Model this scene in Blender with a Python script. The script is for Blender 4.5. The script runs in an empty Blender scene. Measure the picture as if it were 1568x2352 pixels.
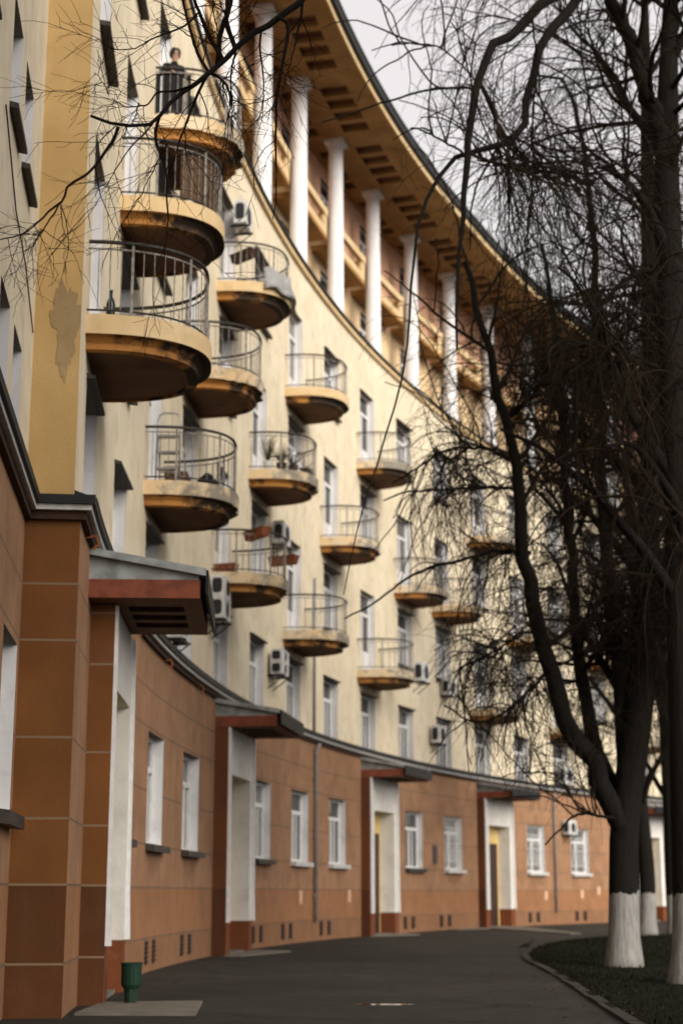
import bpy, math, random
import numpy as np
from mathutils import Vector, Matrix

random.seed(7)
rng = np.random.default_rng(11)
S = bpy.context.scene
C = S.collection

# ------------------------------------------------------------------ camera
PITCH = 0.231094
EYE = 1.3019
cam_d = bpy.data.cameras.new("camera")
cam = bpy.data.objects.new("camera", cam_d)
C.objects.link(cam)
cam_d.sensor_fit = 'VERTICAL'
cam_d.sensor_height = 36.0
cam_d.lens = 3714.3 / 2352 * 36
cam_d.clip_start = 0.1
cam_d.clip_end = 2000
cam.location = (0, 0, EYE)
cam.rotation_euler = (math.pi / 2 + PITCH, 0, 0)
cam_d.dof.use_dof = True
cam_d.dof.focus_distance = 13.5
cam_d.dof.aperture_fstop = 1.5
S.camera = cam

# ------------------------------------------------------------------ sky and sun (bright overcast)
SUN_EL, SUN_AZ = math.radians(26), math.radians(142)      # azimuth clockwise from +Y: behind the camera, to the right
w = bpy.data.worlds.new("World")
S.world = w
w.use_nodes = True
nt = w.node_tree
bg = nt.nodes['Background']
sky = nt.nodes.new('ShaderNodeTexSky')
sky.sky_type = 'NISHITA'
sky.sun_disc = False
sky.sun_elevation = SUN_EL
sky.sun_rotation = SUN_AZ
sky.dust_density = 6.0
sky.air_density = 1.0
sky.ozone_density = 1.0
hs = nt.nodes.new('ShaderNodeHueSaturation')
hs.inputs['Saturation'].default_value = 0.0
nt.links.new(sky.outputs[0], hs.inputs['Color'])
mx = nt.nodes.new('ShaderNodeMix'); mx.data_type = 'RGBA'; mx.blend_type = 'MIX'
mx.inputs[0].default_value = 0.6
nt.links.new(hs.outputs[0], mx.inputs[6])
mx.inputs[7].default_value = (7.4, 6.98, 7.05, 1)
nt.links.new(mx.outputs[2], bg.inputs['Color'])
bg.inputs['Strength'].default_value = 0.080

sun_d = bpy.data.lights.new("sun", 'SUN')
sun_d.energy = 1.85
sun_d.angle = math.radians(40)
sun_d.color = (1.0, 0.93, 0.82)
sun = bpy.data.objects.new("sun", sun_d)
C.objects.link(sun)
sd = Vector((math.sin(SUN_AZ) * math.cos(SUN_EL), math.cos(SUN_AZ) * math.cos(SUN_EL), math.sin(SUN_EL)))
sun.rotation_euler = (-sd).to_track_quat('-Z', 'Y').to_euler()

S.view_settings.view_transform = 'Standard'
S.view_settings.look = 'None'
S.view_settings.exposure = 1.0
S.view_settings.gamma = 1.0
S.cycles.max_bounces = 6
S.cycles.diffuse_bounces = 3
S.cycles.glossy_bounces = 2
S.cycles.sample_clamp_indirect = 4.0

# ------------------------------------------------------------------ the facade's plan: an arc
X0, Y0, TH, K = -3.11528, 19.83634, -0.0667547, 0.0117606
R_ = 1 / K


UCORNER, HWING = -1.9, -0.105        # before this corner the front runs straight


def P(u, d):
    if u < UCORNER - 1e-6:
        bx, by = P(UCORNER, 0.0)
        s_, c_ = math.sin(HWING), math.cos(HWING)
        return (bx + (u - UCORNER) * s_ + d * c_, by + (u - UCORNER) * c_ - d * s_)
    h = TH + K * u
    return (X0 + R_ * (math.cos(TH) - math.cos(h)) + d * math.cos(h),
            Y0 + R_ * (math.sin(h) - math.sin(TH)) - d * math.sin(h))


def F(u, d, z):
    x, y = P(u, d)
    return (x, y, z)


def head(u):
    return TH + K * u if u >= UCORNER - 1e-6 else HWING


def at(px, py, Y):
    """a point of the photograph (1568 wide) at the forward distance Y"""
    a = (px - 784) / 3714.3
    b = -(py - 1176) / 3714.3
    r = (a, math.cos(PITCH) - b * math.sin(PITCH), math.sin(PITCH) + b * math.cos(PITCH))
    return Vector((r[0] * Y / r[1], Y, EYE + r[2] * Y / r[1]))


# ------------------------------------------------------------------ materials
def new_mat(name):
    m = bpy.data.materials.new(name)
    m.use_nodes = True
    return m, m.node_tree, m.node_tree.nodes['Principled BSDF']


def plaster(name, c1, c2, rough=0.9, scale=1.2, streak=0.35, dirt=(0.1, 0.08, 0.06), dirt_amt=0.35, bump=0.25, fine=28, lines=None, linecol=(0.05, 0.045, 0.04),
            bands=None, dirt_lo=0.52, dirt_hi=0.75, dirt_scale=2.2, obj=False, tip=None):
    """painted plaster: two tones in large noise, vertical rain streaks, dirt patches, fine grain"""
    m, t, b = new_mat(name)
    N, L = t.nodes, t.links
    if obj:
        tc = N.new('ShaderNodeTexCoord'); pos = tc.outputs['Object']
    else:
        g = N.new('ShaderNodeNewGeometry'); pos = g.outputs['Position']
    n1 = N.new('ShaderNodeTexNoise'); n1.inputs['Scale'].default_value = scale; n1.inputs['Detail'].default_value = 6
    L.new(pos, n1.inputs['Vector'])
    base = N.new('ShaderNodeMix'); base.data_type = 'RGBA'
    base.inputs[6].default_value = (*c1, 1); base.inputs[7].default_value = (*c2, 1)
    rp = N.new('ShaderNodeMapRange'); rp.inputs[1].default_value = 0.35; rp.inputs[2].default_value = 0.65
    L.new(n1.outputs[0], rp.inputs[0]); L.new(rp.outputs[0], base.inputs[0])
    col = base.outputs[2]
    sx = N.new('ShaderNodeSeparateXYZ'); L.new(pos, sx.inputs[0])
    if bands:                                     # differently painted bands by height: list of (z_below, c1)
        for zb, cb in bands:
            lt = N.new('ShaderNodeMath'); lt.operation = 'LESS_THAN'; lt.inputs[1].default_value = zb
            L.new(sx.outputs[2], lt.inputs[0])
            mb = N.new('ShaderNodeMix'); mb.data_type = 'RGBA'
            vr = N.new('ShaderNodeMix'); vr.data_type = 'RGBA'
            vr.inputs[6].default_value = (*cb, 1); vr.inputs[7].default_value = (*[q * 0.82 for q in cb], 1)
            L.new(rp.outputs[0], vr.inputs[0])
            L.new(lt.outputs[0], mb.inputs[0]); L.new(col, mb.inputs[6]); L.new(vr.outputs[2], mb.inputs[7])
            col = mb.outputs[2]
    mp = N.new('ShaderNodeMapping'); mp.inputs['Scale'].default_value = (2.6, 2.6, 0.16)
    L.new(pos, mp.inputs[0])
    n2 = N.new('ShaderNodeTexNoise'); n2.inputs['Scale'].default_value = 1.6; n2.inputs['Detail'].default_value = 5
    L.new(mp.outputs[0], n2.inputs['Vector'])
    r2 = N.new('ShaderNodeMapRange'); r2.inputs[1].default_value = 0.5; r2.inputs[2].default_value = 0.78; r2.inputs[4].default_value = streak
    L.new(n2.outputs[0], r2.inputs[0])
    m2 = N.new('ShaderNodeMix'); m2.data_type = 'RGBA'
    L.new(r2.outputs[0], m2.inputs[0]); L.new(col, m2.inputs[6]); m2.inputs[7].default_value = (*[q * 0.55 + 0.02 for q in c1], 1)
    col = m2.outputs[2]
    n3 = N.new('ShaderNodeTexNoise'); n3.inputs['Scale'].default_value = dirt_scale; n3.inputs['Detail'].default_value = 8; n3.inputs['Roughness'].default_value = 0.65
    L.new(pos, n3.inputs['Vector'])
    r3 = N.new('ShaderNodeMapRange'); r3.inputs[1].default_value = dirt_lo; r3.inputs[2].default_value = dirt_hi; r3.inputs[4].default_value = dirt_amt
    L.new(n3.outputs[0], r3.inputs[0])
    if tip:                                       # weather wear towards the exposed outer end, different on every balcony
        tco = N.new('ShaderNodeTexCoord'); sxo = N.new('ShaderNodeSeparateXYZ'); L.new(tco.outputs['Object'], sxo.inputs[0])
        oi_ = N.new('ShaderNodeObjectInfo')
        mt = N.new('ShaderNodeMapRange'); mt.inputs[1].default_value = 0.5; mt.inputs[2].default_value = 1.5; mt.inputs[3].default_value = -tip * 0.35; mt.inputs[4].default_value = tip
        L.new(sxo.outputs[0], mt.inputs[0])
        a1 = N.new('ShaderNodeMath'); a1.operation = 'ADD'; L.new(n3.outputs[0], a1.inputs[0]); L.new(mt.outputs[0], a1.inputs[1])
        a2 = N.new('ShaderNodeMath'); a2.operation = 'MULTIPLY_ADD'; a2.inputs[1].default_value = 0.12; L.new(oi_.outputs['Random'], a2.inputs[0]); L.new(a1.outputs[0], a2.inputs[2])
        L.new(a2.outputs[0], r3.inputs[0])
    m3 = N.new('ShaderNodeMix'); m3.data_type = 'RGBA'
    L.new(r3.outputs[0], m3.inputs[0]); L.new(col, m3.inputs[6]); m3.inputs[7].default_value = (*dirt, 1)
    col = m3.outputs[2]
    if lines:                                     # recessed joints between the plaster courses
        acc = None
        for zl in lines:
            sb = N.new('ShaderNodeMath'); sb.operation = 'SUBTRACT'; sb.inputs[1].default_value = zl
            L.new(sx.outputs[2], sb.inputs[0])
            ab = N.new('ShaderNodeMath'); ab.operation = 'ABSOLUTE'; L.new(sb.outputs[0], ab.inputs[0])
            lt = N.new('ShaderNodeMath'); lt.operation = 'LESS_THAN'; lt.inputs[1].default_value = 0.012
            L.new(ab.outputs[0], lt.inputs[0])
            if acc is None:
                acc = lt.outputs[0]
            else:
                mxx = N.new('ShaderNodeMath'); mxx.operation = 'MAXIMUM'
                L.new(acc, mxx.inputs[0]); L.new(lt.outputs[0], mxx.inputs[1]); acc = mxx.outputs[0]
        m4 = N.new('ShaderNodeMix'); m4.data_type = 'RGBA'
        L.new(acc, m4.inputs[0]); L.new(col, m4.inputs[6]); m4.inputs[7].default_value = (*linecol, 1)
        col = m4.outputs[2]
    L.new(col, b.inputs['Base Color'])
    b.inputs['Roughness'].default_value = rough
    b.inputs['Specular IOR Level'].default_value = 0.25
    n4 = N.new('ShaderNodeTexNoise'); n4.inputs['Scale'].default_value = fine; n4.inputs['Detail'].default_value = 4
    L.new(pos, n4.inputs['Vector'])
    bp = N.new('ShaderNodeBump'); bp.inputs['Strength'].default_value = bump; bp.inputs['Distance'].default_value = 0.02
    L.new(n4.outputs[0], bp.inputs['Height']); L.new(bp.outputs[0], b.inputs['Normal'])
    return m


def simple(name, c, rough=0.7, metal=0.0, var=0.25, scale=9, spec=0.3, c2=None):
    m, t, b = new_mat(name)
    N, L = t.nodes, t.links
    tc = N.new('ShaderNodeTexCoord')
    n = N.new('ShaderNodeTexNoise'); n.inputs['Scale'].default_value = scale; n.inputs['Detail'].default_value = 6
    L.new(tc.outputs['Object'], n.inputs['Vector'])
    mxx = N.new('ShaderNodeMix'); mxx.data_type = 'RGBA'
    mxx.inputs[6].default_value = (*c, 1)
    mxx.inputs[7].default_value = (*(c2 or [q * (1 - var) for q in c]), 1)
    rp = N.new('ShaderNodeMapRange'); rp.inputs[1].default_value = 0.38; rp.inputs[2].default_value = 0.64
    L.new(n.outputs[0], rp.inputs[0]); L.new(rp.outputs[0], mxx.inputs[0])
    L.new(mxx.outputs[2], b.inputs['Base Color'])
    b.inputs['Roughness'].default_value = rough
    b.inputs['Metallic'].default_value = metal
    b.inputs['Specular IOR Level'].default_value = spec
    return m


M = {}
M['cream'] = plaster('cream_plaster', (0.72, 0.622, 0.455), (0.65, 0.55, 0.385), streak=0.34, dirt=(0.36, 0.29, 0.19), dirt_amt=0.5)
M['yellow'] = plaster('yellow_plaster', (0.50, 0.335, 0.145), (0.44, 0.285, 0.115), streak=0.18, dirt=(0.36, 0.23, 0.1), dirt_amt=0.4)
JL = [0.555, 1.385, 2.09, 2.97, 4.05, 4.69]
M['orange'] = plaster('orange_plaster', (0.33, 0.178, 0.095), (0.25, 0.130, 0.068), streak=0.5, dirt=(0.13, 0.085, 0.055), dirt_amt=0.55, dirt_lo=0.48, lines=JL,
                      linecol=(0.12, 0.085, 0.06), bands=[(1.385, (0.30, 0.137, 0.060)), (0.555, (0.25, 0.120, 0.056))])
M['brown'] = plaster('brown_orange_plaster', (0.180, 0.070, 0.018), (0.140, 0.053, 0.013), streak=0.25, dirt=(0.12, 0.06, 0.03), dirt_amt=0.35, lines=JL, linecol=(0.20, 0.14, 0.085),
                     bands=[(1.385, (0.09, 0.033, 0.010))])
M['cheek'] = plaster('portal_cheek_plaster', (0.13, 0.045, 0.015), (0.10, 0.034, 0.012), streak=0.25, dirt=(0.06, 0.03, 0.02), dirt_amt=0.4, bands=[(1.385, (0.085, 0.027, 0.010))])
M['brown_base'] = plaster('brown_base_plaster', (0.17, 0.05, 0.018), (0.13, 0.04, 0.015), streak=0.2, dirt=(0.25, 0.11, 0.04), dirt_amt=0.5, dirt_lo=0.62)
M['white'] = plaster('white_paint', (0.70, 0.665, 0.61), (0.62, 0.585, 0.53), streak=0.2, dirt=(0.3, 0.26, 0.22), dirt_amt=0.35, bump=0.1)
M['reveal'] = plaster('white_reveal', (0.67, 0.655, 0.655), (0.58, 0.565, 0.555), streak=0.3, dirt=(0.25, 0.22, 0.2), dirt_amt=0.35, bump=0.1)
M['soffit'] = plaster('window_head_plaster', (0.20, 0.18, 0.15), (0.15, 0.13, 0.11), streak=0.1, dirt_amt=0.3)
M['salmon'] = plaster('salmon_plaster', (0.72, 0.43, 0.28), (0.66, 0.38, 0.24), streak=0.2, dirt=(0.3, 0.2, 0.12), dirt_amt=0.4, bands=[(22.0, (0.76, 0.55, 0.32))])
M['fascia'] = plaster('balcony_edge_plaster', (0.66, 0.47, 0.26), (0.60, 0.50, 0.36), streak=0.3, dirt=(0.17, 0.16, 0.14), dirt_amt=0.85, dirt_lo=0.54, dirt_hi=0.66, dirt_scale=2.2, scale=1.6, tip=0.12)
M['fascia_clean'] = plaster('balcony_edge_fresh_plaster', (0.66, 0.49, 0.28), (0.62, 0.44, 0.23), streak=0.25, dirt=(0.3, 0.2, 0.1), dirt_amt=0.4, scale=1.6)
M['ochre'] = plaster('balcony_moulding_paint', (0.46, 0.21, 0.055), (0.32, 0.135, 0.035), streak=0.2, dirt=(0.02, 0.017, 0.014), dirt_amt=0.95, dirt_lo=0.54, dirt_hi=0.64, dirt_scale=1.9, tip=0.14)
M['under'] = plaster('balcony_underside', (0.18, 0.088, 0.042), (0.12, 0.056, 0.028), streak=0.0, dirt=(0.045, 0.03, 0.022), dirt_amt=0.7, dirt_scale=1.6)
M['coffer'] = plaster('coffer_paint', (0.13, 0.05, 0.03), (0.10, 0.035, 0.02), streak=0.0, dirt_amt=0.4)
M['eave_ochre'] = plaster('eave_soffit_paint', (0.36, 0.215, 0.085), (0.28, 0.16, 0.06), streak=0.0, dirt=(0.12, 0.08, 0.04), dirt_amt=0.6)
M['logsoff'] = plaster('loggia_soffit_paint', (0.36, 0.19, 0.06), (0.30, 0.15, 0.045), streak=0.0, dirt_amt=0.4)
M['darkmetal'] = simple('dark_roof_metal', (0.016, 0.016, 0.016), rough=0.6, metal=0.2)
M['sillmetal'] = simple('dark_sill_metal', (0.05, 0.04, 0.033), rough=0.6, metal=0.1)
M['zinc'] = simple('grey_sheet_metal', (0.34, 0.36, 0.35), rough=0.6, metal=0.15, c2=(0.19, 0.20, 0.195), scale=4)
M['redboard'] = simple('red_brown_board', (0.22, 0.06, 0.028), rough=0.75, c2=(0.14, 0.04, 0.02), scale=6)
M['darkboard'] = simple('dark_rotten_board', (0.05, 0.025, 0.015), rough=0.9)
M['canopy_under'] = simple('canopy_underside', (0.17, 0.095, 0.05), rough=0.9)
M['greystrip'] = simple('pale_drip_strip', (0.55, 0.53, 0.50), rough=0.7)
M['frame'] = simple('white_window_frame', (0.68, 0.665, 0.645), rough=0.5, var=0.12)
M['col'] = plaster('white_column_paint', (0.74, 0.72, 0.72), (0.68, 0.66, 0.65), streak=0.2, dirt=(0.4, 0.36, 0.32), dirt_amt=0.3, bump=0.1)
M['yellowdoor'] = plaster('yellow_door_recess', (0.66, 0.48, 0.19), (0.6, 0.42, 0.15), streak=0.15, dirt_amt=0.2)
M['door'] = simple('dark_brown_door', (0.045, 0.02, 0.015), rough=0.45)
M['vent'] = simple('dark_vent_metal', (0.035, 0.018, 0.014), rough=0.8)
M['rail_dark'] = simple('dark_rail_iron', (0.02, 0.018, 0.017), rough=0.7, scale=20, c2=(0.05, 0.04, 0.03))
M['rail_light'] = simple('pale_painted_iron', (0.30, 0.28, 0.26), rough=0.6, scale=14, c2=(0.13, 0.11, 0.09))
M['slat'] = simple('brown_wood_slat', (0.11, 0.06, 0.03), rough=0.8, scale=14)
M['black'] = simple('black_fabric', (0.012, 0.011, 0.012), rough=0.9)
M['pipe'] = simple('grey_pipe_paint', (0.26, 0.25, 0.24), rough=0.6)
M['acwhite'] = simple('white_ac_casing', (0.62, 0.61, 0.58), rough=0.5, var=0.2, scale=5)
M['acdark'] = simple('dark_fan_grille', (0.018, 0.02, 0.022), rough=0.6)
M['iron'] = simple('dark_iron_bracket', (0.03, 0.026, 0.024), rough=0.7)
M['patch'] = simple('pale_paint_patch', (0.60, 0.36, 0.22), rough=0.9)
M['bareplaster'] = plaster('bare_plaster', (0.38, 0.27, 0.14), (0.27, 0.185, 0.09), streak=0.2, dirt=(0.18, 0.13, 0.08), dirt_amt=0.6, dirt_scale=6)
M['plaque'] = simple('dark_plaque', (0.05, 0.05, 0.05), rough=0.5)
M['green'] = simple('green_bin_paint', (0.004, 0.030, 0.014), rough=0.7)
M['greendark'] = simple('dark_green_stand', (0.008, 0.03, 0.018), rough=0.6)
M['terra'] = simple('terracotta_planter', (0.24, 0.075, 0.03), rough=0.85)
M['soil'] = simple('dark_soil', (0.02, 0.015, 0.01), rough=1.0)
M['dryleaf'] = simple('fallen_leaf', (0.10, 0.062, 0.03), rough=0.9, scale=1, c2=(0.05, 0.035, 0.02))
M['leaf'] = simple('dry_leaf', (0.07, 0.06, 0.03), rough=0.9)
M['tarp'] = simple('grey_tarpaulin', (0.34, 0.33, 0.32), rough=0.85, scale=5)
M['whitecloth'] = simple('white_cloth', (0.72, 0.72, 0.74), rough=0.9)
M['skin'] = simple('skin', (0.46, 0.27, 0.19), rough=0.6, var=0.1)
M['hair'] = simple('dark_hair', (0.02, 0.014, 0.011), rough=0.7)
M['bird'] = simple('dark_feathers', (0.022, 0.022, 0.026), rough=0.7)
M['concrete'] = simple('pale_concrete', (0.17, 0.15, 0.115), rough=0.9, scale=3)
M['kerb'] = simple('kerb_stone', (0.028, 0.024, 0.018), rough=0.95, scale=3)
M['bottle'] = simple('dark_green_glass', (0.01, 0.022, 0.018), rough=0.15)
M['alu'] = simple('bare_aluminium', (0.38, 0.37, 0.36), rough=0.4, metal=0.6)
M['rust'] = simple('rusty_bracket', (0.26, 0.09, 0.03), rough=0.9)

# glass: dark, reflective, each pane a little different
m, t, b = new_mat('window_glass')
oi = t.nodes.new('ShaderNodeObjectInfo')
mg = t.nodes.new('ShaderNodeMix'); mg.data_type = 'RGBA'
mg.inputs[6].default_value = (0.012, 0.013, 0.014, 1); mg.inputs[7].default_value = (0.16, 0.155, 0.14, 1)
pw = t.nodes.new('ShaderNodeMath'); pw.operation = 'POWER'; pw.inputs[1].default_value = 2.0
t.links.new(oi.outputs['Random'], pw.inputs[0]); t.links.new(pw.outputs[0], mg.inputs[0]); t.links.new(mg.outputs[2], b.inputs['Base Color'])
b.inputs['Roughness'].default_value = 0.07
b.inputs['Specular IOR Level'].default_value = 0.3
M['glass'] = m

# asphalt
m, t, b = new_mat('damp_asphalt')
N, L = t.nodes, t.links
g = N.new('ShaderNodeNewGeometry')
n1 = N.new('ShaderNodeTexNoise'); n1.inputs['Scale'].default_value = 0.35; n1.inputs['Detail'].default_value = 7
n2 = N.new('ShaderNodeTexNoise'); n2.inputs['Scale'].default_value = 90; n2.inputs['Detail'].default_value = 3
L.new(g.outputs['Position'], n1.inputs['Vector']); L.new(g.outputs['Position'], n2.inputs['Vector'])
cr = N.new('ShaderNodeMix'); cr.data_type = 'RGBA'
cr.inputs[6].default_value = (0.021, 0.019, 0.015, 1); cr.inputs[7].default_value = (0.036, 0.032, 0.026, 1)
rp = N.new('ShaderNodeMapRange'); rp.inputs[1].default_value = 0.35; rp.inputs[2].default_value = 0.65
L.new(n1.outputs[0], rp.inputs[0]); L.new(rp.outputs[0], cr.inputs[0])
c2 = N.new('ShaderNodeMix'); c2.data_type = 'RGBA'; c2.blend_type = 'MULTIPLY'; c2.inputs[0].default_value = 1
r2 = N.new('ShaderNodeMapRange'); r2.inputs[1].default_value = 0.3; r2.inputs[2].default_value = 0.7; r2.inputs[3].default_value = 0.6; r2.inputs[4].default_value = 1.35
L.new(n2.outputs[0], r2.inputs[0]); L.new(cr.outputs[2], c2.inputs[6]); L.new(r2.outputs[0], c2.inputs[7])
vo = N.new('ShaderNodeTexVoronoi'); vo.feature = 'DISTANCE_TO_EDGE'; vo.inputs['Scale'].default_value = 0.22
wn = N.new('ShaderNodeTexNoise'); wn.inputs['Scale'].default_value = 1.1; wn.inputs['Detail'].default_value = 6
L.new(g.outputs['Position'], wn.inputs['Vector'])
va = N.new('ShaderNodeVectorMath'); va.operation = 'MULTIPLY_ADD'; va.inputs[1].default_value = (1.6, 1.6, 1.6)
L.new(wn.outputs[1], va.inputs[0]); L.new(g.outputs['Position'], va.inputs[2]); L.new(va.outputs[0], vo.inputs['Vector'])
ck = N.new('ShaderNodeMapRange'); ck.inputs[1].default_value = 0.0; ck.inputs[2].default_value = 0.012; ck.inputs[3].default_value = 0.35; ck.inputs[4].default_value = 1.0
L.new(vo.outputs[0], ck.inputs[0])
n5 = N.new('ShaderNodeTexNoise'); n5.inputs['Scale'].default_value = 1.7; n5.inputs['Detail'].default_value = 9; n5.inputs['Roughness'].default_value = 0.7
L.new(g.outputs['Position'], n5.inputs['Vector'])
st_ = N.new('ShaderNodeMapRange'); st_.inputs[1].default_value = 0.35; st_.inputs[2].default_value = 0.68; st_.inputs[3].default_value = 0.72; st_.inputs[4].default_value = 1.25
L.new(n5.outputs[0], st_.inputs[0])
mu = N.new('ShaderNodeMath'); mu.operation = 'MULTIPLY'; L.new(ck.outputs[0], mu.inputs[0]); L.new(st_.outputs[0], mu.inputs[1])
c3 = N.new('ShaderNodeMix'); c3.data_type = 'RGBA'; c3.blend_type = 'MULTIPLY'; c3.inputs[0].default_value = 1
L.new(c2.outputs[2], c3.inputs[6]); L.new(mu.outputs[0], c3.inputs[7])
L.new(c3.outputs[2], b.inputs['Base Color'])
b.inputs['Roughness'].default_value = 0.85
b.inputs['Specular IOR Level'].default_value = 0.2
bp = N.new('ShaderNodeBump'); bp.inputs['Strength'].default_value = 0.5; bp.inputs['Distance'].default_value = 0.01
L.new(n2.outputs[0], bp.inputs['Height']); L.new(bp.outputs[0], b.inputs['Normal'])
M['asphalt'] = m
M['puddle'] = simple('wet_film', (0.05, 0.045, 0.04), rough=0.06, spec=0.6)
M['lawn'] = simple('winter_lawn', (0.010, 0.011, 0.007), rough=1.0, scale=1.2, c2=(0.006, 0.0055, 0.004), spec=0.05)
M['grass'] = simple('grass_blade', (0.010, 0.014, 0.007), rough=0.9, scale=2, spec=0.05, c2=(0.013, 0.010, 0.006))

# bark, with a limewashed foot
m, t, b = new_mat('bark')
N, L = t.nodes, t.links
tc = N.new('ShaderNodeTexCoord')
mp = N.new('ShaderNodeMapping'); mp.inputs['Scale'].default_value = (9, 9, 1.6)
L.new(tc.outputs['Object'], mp.inputs[0])
n1 = N.new('ShaderNodeTexNoise'); n1.inputs['Scale'].default_value = 2; n1.inputs['Detail'].default_value = 8
L.new(mp.outputs[0], n1.inputs['Vector'])
mb = N.new('ShaderNodeMix'); mb.data_type = 'RGBA'
mb.inputs[6].default_value = (0.005, 0.0043, 0.0036, 1); mb.inputs[7].default_value = (0.017, 0.014, 0.011, 1)
L.new(n1.outputs[0], mb.inputs[0])
sx = N.new('ShaderNodeSeparateXYZ'); L.new(tc.outputs['Object'], sx.inputs[0])
n3 = N.new('ShaderNodeTexNoise'); n3.inputs['Scale'].default_value = 6; n3.inputs['Detail'].default_value = 6
L.new(tc.outputs['Object'], n3.inputs['Vector'])
ad = N.new('ShaderNodeMath'); ad.operation = 'MULTIPLY_ADD'; ad.inputs[1].default_value = 0.30
L.new(n3.outputs[0], ad.inputs[0]); L.new(sx.outputs[2], ad.inputs[2])
lt = N.new('ShaderNodeMath'); lt.operation = 'LESS_THAN'; lt.inputs[1].default_value = 1.45
L.new(ad.outputs[0], lt.inputs[0])
wc = N.new('ShaderNodeMix'); wc.data_type = 'RGBA'
wc.inputs[6].default_value = (0.10, 0.092, 0.08, 1); wc.inputs[7].default_value = (0.36, 0.345, 0.32, 1)
L.new(n1.outputs[0], wc.inputs[0])
gr = N.new('ShaderNodeMapRange'); gr.inputs[1].default_value = 0.02; gr.inputs[2].default_value = 0.35; gr.inputs[3].default_value = 0.35; gr.inputs[4].default_value = 1.0
L.new(ad.outputs[0], gr.inputs[0])
ws = N.new('ShaderNodeMix'); ws.data_type = 'RGBA'
L.new(gr.outputs[0], ws.inputs[0]); ws.inputs[6].default_value = (0.06, 0.05, 0.04, 1); L.new(wc.outputs[2], ws.inputs[7])
fm = N.new('ShaderNodeMix'); fm.data_type = 'RGBA'
L.new(lt.outputs[0], fm.inputs[0]); L.new(mb.outputs[2], fm.inputs[6]); L.new(ws.outputs[2], fm.inputs[7])
L.new(fm.outputs[2], b.inputs['Base Color'])
b.inputs['Roughness'].default_value = 0.95
b.inputs['Specular IOR Level'].default_value = 0.1
bp = N.new('ShaderNodeBump'); bp.inputs['Strength'].default_value = 0.7; bp.inputs['Distance'].default_value = 0.03
L.new(n1.outputs[0], bp.inputs['Height']); L.new(bp.outputs[0], b.inputs['Normal'])
M['bark'] = m
M['twig'] = simple('twig_bark', (0.024, 0.017, 0.011), rough=0.95, scale=3, c2=(0.013, 0.010, 0.007), spec=0.05)
M['twig_brown'] = simple('brown_twig_bark', (0.022, 0.014, 0.009), rough=0.9, scale=3, spec=0.05, c2=(0.009, 0.007, 0.006))


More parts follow.
